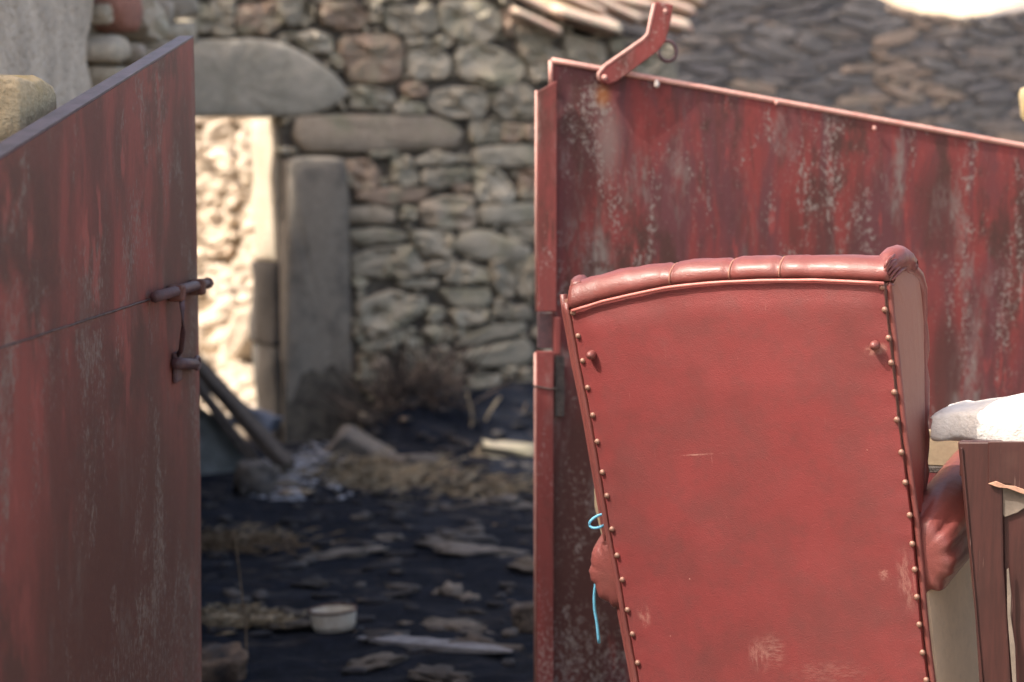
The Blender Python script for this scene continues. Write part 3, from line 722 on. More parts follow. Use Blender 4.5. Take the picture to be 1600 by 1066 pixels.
p0 = LP(276, 568, .02); p1 = LP(305, 569, .02); ke = obj('keeper_eye', tube([p0, p1], [.013, .012], 8), M_STEELRED, lg, smooth=True)
c = p1+Vector((.03, 0, 0)); obj('ring', tube([c+Vector((math.cos(a)*.028, 0, math.sin(a)*.013)) for a in [2*math.pi*k/16 for k in range(16)]], .0055, 6, closed=True, up=Vector((0, 1, 0))), M_STEELRED, ke, smooth=True)

# ------------------------------------------------------------------ right gate leaf
p = at_y(838, 288, 5.25); q = at_y(1600, 288, 5.43)
ud = Vector((q.x-p.x, q.y-p.y, 0)).normalized()
RFm = Frame((p.x, p.y, .1), ud, (0, 0, 1), (ud.y, -ud.x, 0))
if RFm.n.y > 0: RFm.n = -RFm.n
rp = lambda px, py, off=0: RFm.px(px, py, off)
rw = (rp(905, 850), rp(940, 300), rp(1290, 370), rp(1480, 330), rp(1500, 590))
GRM = gate_mat('peeling red paint', (.2, .04, .038), (.115, .04, .045), (.07, .03, .026), (.25, .215, .2), .8, .7,
               [(rw[0][0], rw[0][1], .16, .62, .95), (rw[1][0]-.03, rw[1][1]-.1, .09, .4, .6), (rw[2][0], rw[2][1], .13, .25, .7), (rw[3][0]-.02, rw[3][1], .1, .2, .7), (rw[4][0]-.04, rw[4][1], .06, .25, .8)], .27, 1.0, .85, rp(942, 150))
rg = thing('gate_leaf', 'right gate leaf, peeling red sheet steel with sloping top and a bent iron bracket', 'gate', RFm.mat())
xl = rp(863, 300)[0]; xr2 = rp(1640, 300)[0]; za = rp(863, 97)[1]; zb = rp(1600, 231)[1]; xb = rp(1600, 231)[0]
rtop = lambda x: za+(x-xl)*(zb-za)/(xb-xl)
s0 = rp(850, 490); s1 = rp(1520, 523); rs = lambda x: s0[1]+(x-s0[0])*(s1[1]-s0[1])/(s1[0]-s0[0])
obj('upper_sheet', sheet(xl, xr2, rs(xl)-.0005, rs(xr2)-.0005, rtop(xl), rtop(xr2), -.0022, -.0002, .008, 26, 24), GRM, rg, smooth=True)
obj('lower_sheet', sheet(xl, xr2, 0, 0, rs(xl)+.004, rs(xr2)+.004, -.0018, .0012, .008, 26, 24), GRM, rg, smooth=True)
obj('top_rail', tube([Vector((x, -.006, rtop(x)+.004)) for x in [xl-.004+(xr2-xl)*i/20 for i in range(21)]], .0075, 10), M_SUNEDGE, rg, smooth=True)
obj('end_rail', tube([Vector((xl-.006, -.006, rp(863, 135)[1])), Vector((xl-.006, -.006, rtop(xl)+.004))], .006, 8), M_SUNEDGE, rg, smooth=True)
x_, z_ = rp(838, 200, .03)
obj('stile_edge', tube([Vector((x_-.001, -.022, .02)), Vector((x_-.001, -.022, rp(838, 550)[1]))], .0035, 6), M_SUNEDGE, rg, smooth=True)  # pale tubes draw the sunlit left edge of the stile
obj('stile_edge', tube([Vector((x_+.001, -.022, rp(838, 486)[1])), Vector((x_+.001, -.022, rp(838, 142)[1]))], .0035, 6), M_SUNEDGE, rg, smooth=True)
def strip(px0, px1, py0, py1, y0, y1, bevtop=0, name='stile', mat=None):
    a = rp(px0, py0); b_ = rp(px1, py0); c_ = rp(px1, py1); d_ = rp(px0, py1)
    pts = [(a[0], a[1]-bevtop), (b_[0], b_[1]), (c_[0], max(.0, c_[1])), (d_[0], max(.0, d_[1]))]
    return obj(name, prism(pts, y0, y1, .0015), mat or GRM2, rg)
GRM2 = gate_mat('faded red stile paint', (.24, .055, .05), (.19, .05, .046), (.12, .042, .035), (.48, .4, .36), .5, .8, [], .25)
strip(838, 867, 127, 486, -.030, -.0145, .028)
strip(836, 862, 548, 1200, -.030, -.0145)
strip(841, 866, 489, 545, .008, .02, name='inner_stile', mat=M_STEELRED)
strip(864, 873, 495, 552, -.03, -.016, name='latch_tongue')
strip(866, 880, 556, 650, -.018, -.0075, name='wear_plate', mat=M_CHARWOOD)
a = rp(842, 486, .03); 
x_, z_ = rp(836, 604, .03); x2, z2 = rp(876, 607, .03)
obj('tie_wire', tube([(x_-.006, -.02, z_), (x_+.002, -.0325, z_+.001), (x2-.03, -.033, z2-.001), (x2, -.022, z2)], .0022, 5), M_CHARWOOD, rg, smooth=True)
# bent iron bracket bolted to the top corner
BP = [(1023,3),(1050,9),(1046,34),(1038,66),(1024,82),(980,115),(962,128),(948,133),(936,128),(934,117),(945,104),(1005,62),(1013,52)]
bb = [rp(x, y, .014) for x, y in BP]
br = obj('iron_bracket', prism(bb, -.034, -.0145, .003, 2), GRM2, rg); br['label'] = 'bent iron bracket sticking up above the gate'
ed = [rp(x, y, .03) for x, y in ((1022,5),(1012,53),(1005,61),(945,103),(935,115),(936,126))]
obj('bracket_edge', tube([Vector((x, -.031, z)) for x, z in ed], .0045, 8, up=Vector((0, 1, 0))), M_SUNEDGE, br, smooth=True)  # tube painted pale as the sunlit upper left edge of the bracket
x_, z_ = rp(946, 121, .045)
obj('rivet', dome((x_, -.033, z_), (0, -1, 0), .008, .007), M_SUNEDGE, br, smooth=True)
x_, z_ = rp(1041, 17, .045); obj('rivet', dome((x_, -.033, z_), (0, -1, 0), .006, .004), M_SUNEDGE, br, smooth=True)
x_, z_ = rp(1043, 80, .0)
obj('iron_ring', tube([Vector((x_+math.cos(a)*.024, .002+math.sin(a)*.006, z_+math.sin(a)*.027)) for a in [2*math.pi*k/20 for k in range(20)]], .0055, 7, closed=True, up=Vector((0, 1, 0))), M_STEELRED, br, smooth=True)
x_, z_ = rp(1025, 131, .01)
b = rock_bm(.0075, .006, .011, 2, 2, .05); fi(b, Matrix.Translation((x_, -.018, z_)))
for v in b.verts:
    if v.co.z > z_: v.co.x = x_+(v.co.x-x_)*.6
obj('dropping', b, M_DROP, rg, smooth=True)
for px, py in ((1213,156),(1366,196)):
    x_, z_ = rp(px, py+3, .014); obj('weld_drip', fi(rock_bm(.006, .004, .007, px, 1, .1), Matrix.Translation((x_, -.016, z_-.003))), M_SUNEDGE, rg, smooth=True)

# ------------------------------------------------------------------ armchair seen from behind
PSI, REC, ROLL = R(28), R(4), R(7)
def chair_frame():
    X = Vector((math.cos(PSI), -math.sin(PSI), 0)); Y = Vector((math.sin(PSI), math.cos(PSI), 0)); Z = Vector((0, 0, 1))
    Q = Matrix.Rotation(-ROLL, 3, -Y); X, Z = Q@X, Q@Z
    if Z.dot(Vector((math.cos(PSI), -math.sin(PSI), 0))) > 0:
        Q = Matrix.Rotation(ROLL, 3, -Y); Q = Q@Q; X, Z = Q@X, Q@Z
    Q = Matrix.Rotation(REC, 3, X)
    if (Q@Z).dot(Y) > 0: Q = Matrix.Rotation(-REC, 3, X)
    Y, Z = Q@Y, Q@Z
    P0 = at_y(1165, 760, 3.85); H = .72
    return Frame(P0-Z*H, X, Z, -Y)
CF = chair_frame()
cp = lambda px, py, y=0: CF.px(px, py, -y)               # pixel -> chair local (x,z) on the plane local y
def C3(px, py, y=0): x, z = cp(px, py, y); return Vector((x, y, z))
mk = [cp(1190, 1020)+(.028, .045, .2, (170, 25, 45)), cp(1212, 1012)+(.035, .045, .18, (60, 25, 210)), cp(1418, 905)+(.022, .075, .22, (160, 30, 40)), cp(1385, 895)+(.016, .016, .3, (90, 90, 90)),
      cp(1370, 545)+(.03, .015, .35, (60, 60, 60)), cp(1010, 960)+(.02, .03, .25, (90, 90, 40)), cp(1392, 470)+(.012, .04, .3, (80, 80, 80)), cp(1300, 1046)+(.1, .03, .1, (50, 50, 190)), cp(1095, 708)+(.075, .002, .38, (30, 30, 30))]
L1 = leather('oxblood leatherette', (.212, .042, .041), (.145, .043, .04), (.62, .38, .3), 0, .45, mk)
L2 = leather('oxblood leatherette trim', (.19, .047, .043), (.125, .036, .033), (.5, .3, .25), .12, .4)
L3 = leather('tan upper leatherette side', (.3, .06, .05), (.22, .04, .034), (.45, .3, .24), .9, .6)
L4 = leather('pink piping', (.55, .2, .17), (.48, .14, .12), (.6, .4, .35), 0, .4)
ch = thing('armchair', 'worn red leatherette wing armchair seen from behind in front of the right gate', 'armchair', CF.mat())
left = [(893,487),(900,525),(908,570),(917,612),(925,652),(932,692),(940,738),(947,778),(955,827),(963,868),(971,906),(979,953),(987,995),(995,1036),(1002,1075),(1030,1240)]
right = [(1381,444),(1385,490),(1390,530),(1394,568),(1399,613),(1403,656),(1410,707),(1416,754),(1423,805),(1427,850),(1431,890),(1434,933),(1438,976),(1443,1020),(1449,1064),(1466,1230)]
top = [(893,487),(940,473),(1000,459),(1060,448),(1130,442),(1215,439),(1300,440),(1381,444)]
LE = [C3(*p) for p in left]; RE = [C3(*p) for p in right]; TE = [C3(*p) for p in top]
def lerp_path(P, t):
    L = [0]
    for a, b in zip(P, P[1:]): L.append(L[-1]+(b-a).length)
    s = t*L[-1]
    for i in range(len(P)-1):
        if s <= L[i+1]+1e-9: return P[i].lerp(P[i+1], (s-L[i])/(L[i+1]-L[i]))
    return P[-1]
# back panel: a slightly sagging skin over the frame
NU, NV = 40, 60; b = bmesh.new(); V = []
for j in range(NV+1):
    v = j/NV; a = lerp_path(LE, v); c = lerp_path(RE, v); row = []
    for i in range(NU+1):
        u = i/NU; p = a.lerp(c, u); t = lerp_path(TE, u); tb = TE[0].lerp(TE[-1], u); p += (t-tb)*(1-v)**2.2
        edge = min(1, min(u, 1-u)*NU/3, v*NV/3)
        bul = -.012*math.sin(math.pi*u)*min(1, v*5)*.7
        pk = 0
        for k in range(19):
            vk = (k+.3)/18.; pk += math.exp(-((v-vk)/.012)**2)
        pk = pk*math.exp(-min(u, 1-u)*26)*.0022
        w3 = noise.noise(Vector((p.x*7, p.z*4, 2)))*.0035+noise.noise(Vector((p.x*18, p.z*9, 2)))*.0012
        row.append(b.verts.new((p.x, -.004-(.006*sm(edge))+bul*sm(edge)+pk+w3*sm(edge), p.z)))
    V.append(row)
for j in range(NV):
    for i in range(NU): b.faces.new((V[j][i], V[j][i+1], V[j+1][i+1], V[j+1][i]))
obj('back_panel', b, L1, ch, smooth=True)
# body of the back behind the panel
outline = [(p.x, p.z) for p in LE[::-1]] + [(p.x, p.z) for p in TE[1:-1]] + [(p.x, p.z) for p in RE]
obj('back_frame', prism(outline, -.002, .09), L3, ch)
dn = Vector((0, 0, -1))
# welts along the edges
obj('side_welt', tube([C3(x-5, y+3, .008) for x, y in [(890,470)]+left], .0072, 8, up=Vector((0, 1, 0))), L2, ch, smooth=True)
obj('side_welt', tube([C3(x+9, y+3, .008) for x, y in [(1384,440)]+right], .0062, 8, up=Vector((0, 1, 0))), L2, ch, smooth=True)
obj('side_welt', tube([C3(x-10, y, .03) for x, y in [(890,460)]+left], .0075, 8, up=Vector((0, 1, 0))), L2, ch, smooth=True)
tw = [Vector(p) for p in catmull([C3(x, y-1, -.011) for x, y in top], 3)]
obj('top_welt', tube([p+Vector((0, noise.noise(p*40)*.001, noise.noise(p*60)*.0012)) for p in tw], .0033, 6, up=Vector((0, 1, 0))), L4, ch, smooth=True)
# rolled head of the backrest, rows across the chair, each an arc from the welt over the top to the front
roll_top = [(884,446),(925,432),(985,421),(1040,413),(1090,409),(1137,406),(1175,404),(1215,403),(1290,402),(1350,404),(1386,404)]
tucks = (1045, 1137, 1213)
rows = []; N = 70
def itp(P, x):
    for (a, b_), (c_, d_) in zip(P, P[1:]):
        if a <= x <= c_: return b_+(d_-b_)*(x-a)/(c_-a)
    return P[0][1] if x < P[0][0] else P[-1][1]
for i in range(N+1):
    px = 886+(1386-886)*i/N; yt = itp(roll_top, px); yb = itp([(886,490)]+top[1:]+[(1388,444)], px)
    A = C3(px, yb, -.012); hz = (C3(px, yt, .03)-C3(px, yb, .03)).z
    dip = sum(math.exp(-((px-t)/5.0)**2) for t in tucks)*.005
    dip += .0025*noise.noise(Vector((px*.02, 0, 5)))+.0015*noise.noise(Vector((px*.09, 0, 1)))
    row = []
    for k in range(13):
        a = math.pi*(k/12)*1.15-.15; r = 1-dip/.04
        ww = 1+.05*noise.noise(Vector((px*.035, k*.9, 3)))
        row.append(Vector((A.x, .04-.043*math.cos(a)*r*ww, A.z+hz*(.25+.75*math.sin(a))*r*ww if a > 0 else A.z+hz*.1)))
    rows.append(row)
obj('head_roll', loft(rows, True, True), L2, ch, smooth=True)
for t in tucks:
    i = round((t-886)/500*N); r = rows[i]; c0_ = Vector((0, 0, 0))
    obj('tuck_seam', tube([r[k]+Vector((.001*k, -.002 if k < 7 else 0, .0015)) for k in range(0, 11)], .0022, 5, up=Vector((1, 0, 0))), L3, ch, smooth=True)
def wrinkled(b, amp, fr, c=None):
    for v in b.verts: v.co += v.co.normalized()*0 + Vector((noise.noise(v.co*fr), noise.noise(v.co*fr+Vector((5, 0, 0))), noise.noise(v.co*fr+Vector((0, 5, 0)))))*amp
    return b
# wings
def wing(side):
    if side > 0:
        edge = [(1390,452),(1397,500),(1402,560),(1409,620),(1414,670),(1420,720),(1427,765),(1434,800)]
        rim = [(1404,412,.08),(1437,432,.17),(1444,500,.20),(1446,570,.205),(1447,640,.20),(1446,700,.185),(1444,755,.165),(1440,800,.14)]
        edge = [C3(x, y, .02) for x, y in edge]; rimp = [C3(*q) for q in rim]
        nub = [C3(1386,420,.02), C3(1396,408,.05), C3(1408,404,.09), C3(1424,411,.13)]
        nr = [.016, .024, .026, .02]
    else:
        er = [(882,468),(896,540),(908,600),(918,655),(927,705),(935,755),(942,790),(948,825)]
        edge = [C3(x, y, .02) for x, y in er]
        rimp = [Vector((e.x-.008, d, e.z)) for e, d in zip(edge, (.1,.17,.2,.205,.2,.185,.165,.14))]
        nub = [C3(899,452,.02), C3(902,446,.05), C3(904,446,.09), C3(904,450,.13)]; nr = [.015, .02, .021, .018]
    s = side; inn = Vector((-s*.045, 0, 0))
    E = [Vector(p) for p in catmull(edge, 3)]; Rr = [Vector(p) for p in catmull(rimp, 3)]
    rows = []
    for e, r in zip(E, Rr):
        rows.append([e.lerp(r, k/6)+Vector((s*.006*math.sin(math.pi*k/6)+noise.noise(e*9+Vector((k, 0, 0)))*.002, 0, 0)) for k in range(7)] +
                    [e.lerp(r, k/6)+inn+Vector((-s*.012*math.sin(math.pi*k/6), 0, 0)) for k in range(6, -1, -1)])
    w = obj('wing', loft(rows, True, True), L3, ch, smooth=False)
    me = w.data
    rr = [.012+.0022*math.sin(i*1.9)+.0015*random.random() for i in range(len(Rr))]
    full = [Vector(p) for p in catmull(nub, 4)]+Rr
    rad = [float(np.interp(i/(len(full)-len(Rr)), np.linspace(0, 1, 4), nr)) for i in range(len(full)-len(Rr))]+rr
    k = len(full)-len(Rr)
    for i in range(k, min(k+6, len(rad))): rad[i] = rad[i]*(1-(i-k)/6)+nr[-1]*(1-(i-k)/6)**1*0+rad[i]*(i-k)/6+.004*(1-(i-k)/6)
    tb = tube([p+Vector((-s*.006, 0, 0)) for p in full], rad, 14, up=Vector((1, 0, 0)))
    wrinkled(tb, .0035, 55)
    obj('wing_rim', tb, L2, w, smooth=True)
    return w
wing(1); wing(-1)
# gathers where the head roll meets the right wing
for k in range(5):
    a = C3(1382+k*3, 418+k*5, -.01+.004*k); c = C3(1398+k*6, 398+k*4, .03+.02*k)
    obj('gather', tube([a, a.lerp(c, .5)+Vector((0, -.004, .004)), c], [.002, .0045, .002], 6), L2, ch, smooth=True)
# arms
def arm(side):
    s = side
    if s > 0: c0 = C3(1449, 856, .05); rad = (.068, .080)
    else: c0 = C3(963, 884, .05); rad = (.064, .078)
    rows = []; nseg = 72
    ys = [.012, .014, .018, .026, .038, .055, .075, .1, .14, .2, .3, .4, .5, .55, .57]
    sc = [.25, .62, .86, .95, .98, 1.0, 1.01, 1.02, 1.02, 1.02, 1, 1, .98, .85, .5]
    for y, q in zip(ys, sc):
        row = []; k0 = max(0, 1-(y+.012)/.14); sh = -s*.014*k0**1.3; dz = -.016*k0**1.5
        for k in range(nseg):
            a = 2*math.pi*k/nseg; w1 = math.sin(a*9+1.3+2*noise.noise(Vector((a, 0, 1))))*.5+.5
            pl_ = 1+((-.13 if s > 0 else -.09)*w1**2+.02*math.sin(a*23+y*30))*min(1, k0*1.5)*min(1, (y-.006)/.012) + .02*noise.noise(Vector((math.cos(a)*2, math.sin(a)*2, y*14)))
            row.append(Vector((c0.x+sh+math.cos(a)*rad[0]*q*pl_, y, c0.z+dz+math.sin(a)*rad[1]*q*pl_+.12*max(0, y-.05))))
        rows.append(row)
    A = obj('arm', loft(rows), L2, ch, smooth=True)
    # cloth covered side board below the roll, running from the back edge to the front
    E = (RE if s > 0 else LE); z1 = c0.z-.045
    def ex(z):
        for p, q in zip(E, E[1:]):
            if q.z <= z <= p.z: return p.x+(q.x-p.x)*(z-p.z)/(q.z-p.z)
        return E[-1].x
    rows = []
    for i in range(13):
        z = .13+(z1-.13)*i/12; t = i/12
        xn = ex(z)+s*.012; xf_ = c0.x+s*(.03); r = []
        for k in range(7): r.append(Vector((xn+(xf_-xn)*(k/6)**.8+s*.003*noise.noise(Vector((k, z*6, 1))), .03+.52*k/6, z+(.07*k/6)*t)))
        for k in range(6, -1, -1): r.append(Vector((xn+(xf_-xn)*(k/6)**.8-s*.04, .03+.52*k/6, z+(.07*k/6)*t)))
        rows.append(r)
    obj('side_panel', loft(rows), M_WEBCLOTH, ch)
    return A
arm(1); arm(-1)
# seat, front rail, legs (in front of the back, mostly out of view)
xl_, xr_ = LE[-1].x, RE[-1].x
obj('seat', box(xl_+.03, xr_-.03, .1, .6, .3, .44, .04, 3), L2, ch, smooth=True)
obj('front_rail', box(xl_-.04, xr_+.04, .52, .58, .14, .3, .01, 2), L2, ch)
for x in (xl_+.02, xr_-.02):
    for y in (.05, .53):
        obj('leg', loft([[Vector((x+a*r, y+c_*r, z)) for a, c_ in ((-1, -1), (1, -1), (1, 1), (-1, 1))] for r, z in ((.018, -.01), (.026, .16))]), M_WOOD, ch)
# inner back cushion
obj('inner_back', box(LE[5].x+.03, RE[5].x-.04, .09, .14, .42, 1.0, .03, 3), L2, ch, smooth=True)
# nails and studs
NL = [(893,489),(901,525),(908,564),(916,606),(924,649),(931,690),(939,738),(946,775),(954,827),(962,868),(970,906),(978,953),(986,991),(994,1036),(1002,1078)]
NR = [(1379,449),(1383,484),(1389,528),(1393,567),(1398,613),(1402,656),(1409,707),(1415,754),(1422,805),(1426,850),(1430,890),(1433,933),(1437,976),(1442,1020),(1448,1063)]
for i, (x, y) in enumerate(NL+NR):
    obj('nail', dome((0, 0, 0), (random.uniform(-.15, .15), -1, random.uniform(-.15, .15)), .0057, .0038), M_BRONZE, ch, loc=C3(x+(2 if i < len(NL) else -1), y, -.0065), smooth=True)
for (x, y) in ((924,555),(1367,540)):
    p = C3(x, y, -.016); bt = obj('button', dome((0, 0, 0), (0, -1, 0), .0098, .013, 14, 5), L2, ch, loc=p, smooth=True)
    obj('shank', tube([Vector((0, -.001, 0)), Vector((0, .02, 0))], .0045, 8), M_BRONZE, bt, smooth=True)
# blue cord on the left arm and a wooden stick behind the chair edge
Mi = CF.mat()
W = lambda v: Mi@v
lp = [C3(946,803,.02), C3(934,806,.01), C3(924,813,.0), C3(921,820,.0), C3(926,825,.0), C3(937,824,.005), C3(946,819,.03), C3(950,812,.05)]
tl_ = [C3(955,826,.06), C3(938,850,.12), C3(931,885,.13), C3(932,905,.12), C3(929,925,.12), C3(929,950,.12), C3(933,975,.12), C3(936,1005,.12)]
b = tube([W(Vector(p)) for p in catmull(lp, 4)], .0028, 6); b = tube([W(Vector(p)) for p in catmull(tl_, 4)], .0034, 6, bm=b)
setp(obj('looped_twine', b, M_CORD, smooth=True), 'thin light blue twine looped and hanging by the left side of the red seat', 'cord')
a = C3(932,763,.2); c = C3(934,792,.2)
b = prism([(a.x-.006, a.z), (a.x+.05, a.z-.004), (c.x+.05, c.z-.1), (c.x+.003, c.z-.1), (c.x-.008, c.z)], .2, .212, .001)
fi(b, Mi); setp(obj('wooden_slat', b, M_TAN), 'pale sliver of wood standing inside the armchair by its left edge', 'wood piece')

# ------------------------------------------------------------------ discarded cabinet with white foam, right edge
KF0 = at_y(1500, 800, 3.66)
ku = Vector((math.cos(R(22)), -math.sin(R(22)), 0)); KF = Frame((KF0.x, KF0.y, .2), ku, (0, 0, 1), (-math.sin(R(22)), -math.cos(R(22)), 0))
kp = lambda px, py, y=0: KF.px(px, py, -y)
cb_ = thing('cabinet_frame', 'dark brown wooden cabinet front with peeling veneer beside the armchair', 'cabinet', KF.mat())
def kpoly(pts, y0, y1, name, mat, bev=.0015, seg=1):
    return obj(name, prism([kp(*p, y0) for p in pts], y0, y1, bev, seg), mat, cb_)
kpoly([(1496,690),(1565,690),(1568,880),(1582,1100),(1590,1500),(1545,1500),(1534,1066),(1517,900)], .0, .028, 'stile', M_WOOD, .004, 2)
kpoly([(1544,690),(1680,690),(1690,800),(1600,768),(1578,757),(1556,756),(1544,753)], -.006, -.0005, 'top_rail', M_WOOD)
kpoly([(1544,756),(1556,752),(1572,759),(1586,760),(1602,766),(1602,773),(1588,768),(1574,763),(1560,762)], -.009, -.0035, 'torn_veneer', M_VENEER, .0005)
kpoly([(1566,762),(1620,770),(1606,790),(1590,801),(1570,808),(1565,802)], .006, .01, 'peeled_ply', M_PALEPLY, .0005)
kpoly([(1567,760),(1700,760),(1720,1500),(1590,1500),(1580,1066),(1569,880)], .012, .026, 'door_panel', M_WOOD)
kpoly([(1573,890),(1576,888),(1580,930),(1579,962),(1586,1010),(1588,1066),(1592,1200),(1586,1200),(1582,1066),(1577,1000),(1574,960)], -.0035, -.0005, 'split_strip', M_PALEPLY, .0003)
kpoly([(1500,700),(1504,700),(1536,1066),(1550,1300),(1545,1300),(1520,900)], -.004, -.0004, 'corner_bead', M_WOOD, .0008)
# tan backboard of the cabinet, further in
x0k, z0k = kp(1400, 692, .45); x1k, z1k = kp(1650, 738, .45)
obj('backboard', box(x0k, x1k+.3, .45, .465, z1k, z0k+.03, .002), M_TAN, cb_)
obj('shelf_edge', box(x0k, x1k+.3, .44, .47, z1k-.014, z1k-.0005, .002), M_CHARWOOD, cb_)
obj('side_board', box(x1k+.28, x1k+.3, .03, .45, 0, z0k+.02, .002), M_WOOD, cb_)
# foam
xq, zq = kp(1600, 716, .03)
obj('cabinet_top', box(kp(1500, 700, .03)[0], x1k+.3, .0285, .44, zq-.04, zq-.012, .002), M_WOOD, cb_)
b = bmesh.new(); rows = []
fpx = [(1457,647,691),(1470,643,692),(1488,641,692),(1500,640,692),(1525,637,694),(1550,633,700),(1575,630,707),(1605,626,715),(1660,620,728),(1740,618,740)]
for i, (px, y0, y1) in enumerate(fpx):
    x, zt = kp(px, y0+1, .12); _, zb_ = kp(px, y1, .12); row = []; hh = (zt-zb_)/2; zm = (zt+zb_)/2; dd = .22
    for k in range(28):
        a = 2*math.pi*k/28; ca, sa_ = math.cos(a), math.sin(a)
        yy = -.02+dd/2-ca*dd/2 if False else None
        # superellipse section in (y,z)
        cy = math.copysign(abs(ca)**.28, ca); cz = math.copysign(abs(sa_)**.34, sa_)
        row.append(Vector((x+.006*noise.noise(Vector((k*.7, i, 0))), dd/2+.12-cy*dd/2, zm+cz*hh+(cy < 0)*(.0)+.009*noise.noise(Vector((i*.9, k*.22, 4)))+.003*noise.noise(Vector((i*2.3, k*1.2, 9))))))
    rows.append(row)
_c = sum((r for r in rows[0]), Vector())/28
rows.insert(0, [Vector((r.x-.003, _c.y+(r.y-_c.y)*.98, _c.z+(r.z-_c.z)*.9)) for r in rows[0]])
fo = loft(rows); fi(fo, KF.mat())
setp(obj('foam_pad', fo, M_FOAM, smooth=True), 'glaring white foam pad lying on top of the brown cabinet', 'foam pad')

# ------------------------------------------------------------------ things lying in the burnt yard
def G(px, py, dz=0):
    p = at_z(px, py, 0)
    for _ in range(3): p = at_z(px, py, gz(p.x, p.y))
    return p+Vector((0, 0, dz))
def beam(p, q, w, h, name, label, cat, mat, tw=0):
    p, q = Vector(p), Vector(q); d = (q-p).normalized(); s = d.cross(Vector((0, 0, 1))).normalized(); t = s.cross(d)
    rows = []
    for i in range(13):
        c = p.lerp(q, i/12); k = (1+.12*noise.noise(Vector((i*.8, w*90, 0))))*((1-abs(i/6-1)**3*.8) if tw else 1)+(.25*noise.noise(Vector((i*.9, 5, 5))) if tw else 0)
        off = s*noise.noise(Vector((i*.35, 3, w*70)))*.015
        rows.append([c+off+s*a*w*k/2+t*b_*h*k/2 for a, b_ in ((-1,-.8),(-.8,-1),(.8,-1),(1,-.8),(1,.8),(.8,1),(-.8,1),(-1,.8))])
    return setp(obj(name, loft(rows), mat), label, cat)
beam(at_y(300, 560, 10.6), G(450, 742, .04), .09, .07, 'charred_beam', 'charred roof beam leaning down to the ground, the upper and thicker of two', 'beam', M_CHARWOOD)
beam(at_y(300, 592, 10.3), G(402, 742, .05), .055, .05, 'charred_beam', 'thin charred beam leaning lower left beside the thicker one', 'beam', M_CHARWOOD)
# pale sheet under beams
p1, p2, p3, p4 = at_y(290, 620, 10.4), at_y(345, 655, 10.3), G(398, 735, .02), G(300, 752, .02)
b = bmesh.new(); U = []
for i in range(7):
    r = []
    for j in range(9):
        q = p1.lerp(p2, i/6).lerp(p4.lerp(p3, i/6), j/8); q.z += .03*noise.noise(q*5); r.append(b.verts.new(q))
    U.append(r)
for i in range(6):
    for j in range(8): b.faces.new((U[i][j], U[i+1][j], U[i+1][j+1], U[i][j+1]))
bmesh.ops.solidify(b, geom=b.faces[:], thickness=.012)
setp(obj('fallen_sheet', b, plain('grey fibre cement', (.22, .25, .26), .85, .3, 8, .4)), 'bent grey sheet lying under the leaning charred beams', 'sheet')
rock('concrete_block', G(400, 772, .07), (.085, .09, .09), 'squarish grey block at the foot of the thin charred beam', 'block', M_CHARSTONE, .3, (0, .1))
b = prism([(-.2, -.08), (-.06, .1), (.0, .12), (.22, -.02), (.3, -.1)], -.09, .09, .02, 2)
bmesh.ops.subdivide_edges(b, edges=b.edges[:], cuts=2, use_grid_fill=True); wrinkled_ = [v.co.__iadd__(Vector((noise.noise(v.co*9), noise.noise(v.co*9+Vector((4, 0, 0))), noise.noise(v.co*9+Vector((0, 4, 0)))))*.025) for v in b.verts]
o_ = setp(obj('stone_slab', b, M_CHARSTONE, smooth=True), 'pointed grey slab leaning at the foot of the doorpost', 'stone'); o_.location = G(548, 716, .05); o_.rotation_euler = (.25, 0, -.1)
for (px, py, s, lab) in [
  (430,765,(.13,.06,.03),'ash whitened slab end below the thick charred beam'), (465,772,(.1,.05,.02),'flat white splinter right of the grey block'),
  (570,812,(.05,.04,.025),'small tan pebble alone on black ash, mid yard'), (605,842,(.07,.05,.016),'thin tan flake below the small pebble'),
  (528,868,(.17,.07,.02),'flat grey slab in the middle of the black ash'), (715,843,(.15,.08,.025),'long grey stone at the right, above its darker neighbour'),
  (745,862,(.16,.07,.02),'flat pale stone just below the long grey stone'), (785,790,(.12,.07,.04),'low rounded stone at the far right of the yard'),
  (825,890,(.08,.05,.03),'pale stone cut off by the right gate'), (610,932,(.1,.03,.012),'thin pale chip right of the enamel tub, farther back'),
  (700,928,(.045,.035,.03),'brown lump of clay right of the thin chip'), (730,936,(.04,.03,.02),'flat brown shard beside the clay lump'),
  (458,962,(.07,.045,.02),'flat stone just left of the enamel tub'), (450,978,(.13,.05,.016),'long low stone left of and below the enamel tub'),
  (735,958,(.05,.03,.015),'small pale chip in the right foreground of the ash'), (700,985,(.17,.08,.022),'broad brownish stone behind the long pale plank'),
  (800,712,(.22,.1,.05),'pale heap stone by the right gate at the wall foot'), (655,730,(.12,.08,.05),'grey stone among the straw below the dead bush'),
  (340,1058,(.09,.07,.07),'grey rock at the bottom beside the left gate'), (575,1040,(.09,.06,.02),'dim flat stone in front of the pale plank, left'),
  (690,1058,(.09,.06,.02),'dim flat stone in front of the pale plank, right'), (760,1012,(.1,.05,.02),'stone touching the far end of the pale plank'),
  (400,832,(.12,.05,.015),'faint grey slab left of the yard middle'), (485,915,(.05,.04,.016),'small grey chip in the left middle of the ash')]:
    p = G(px, py); big_ = s[2] > .045
    rock('ground_stone', p+Vector((0, 0, s[2]*(.3 if big_ else .05))), s, lab, 'stone', M_BACK if px in (800, 465) else M_CHARSTONE, random.uniform(-.4, .4), (random.uniform(-.1, .1), random.uniform(-.12, .12)), 'stones lying on the burnt ground', amp=.55 if big_ else .95, ex=.6 if big_ else .95)
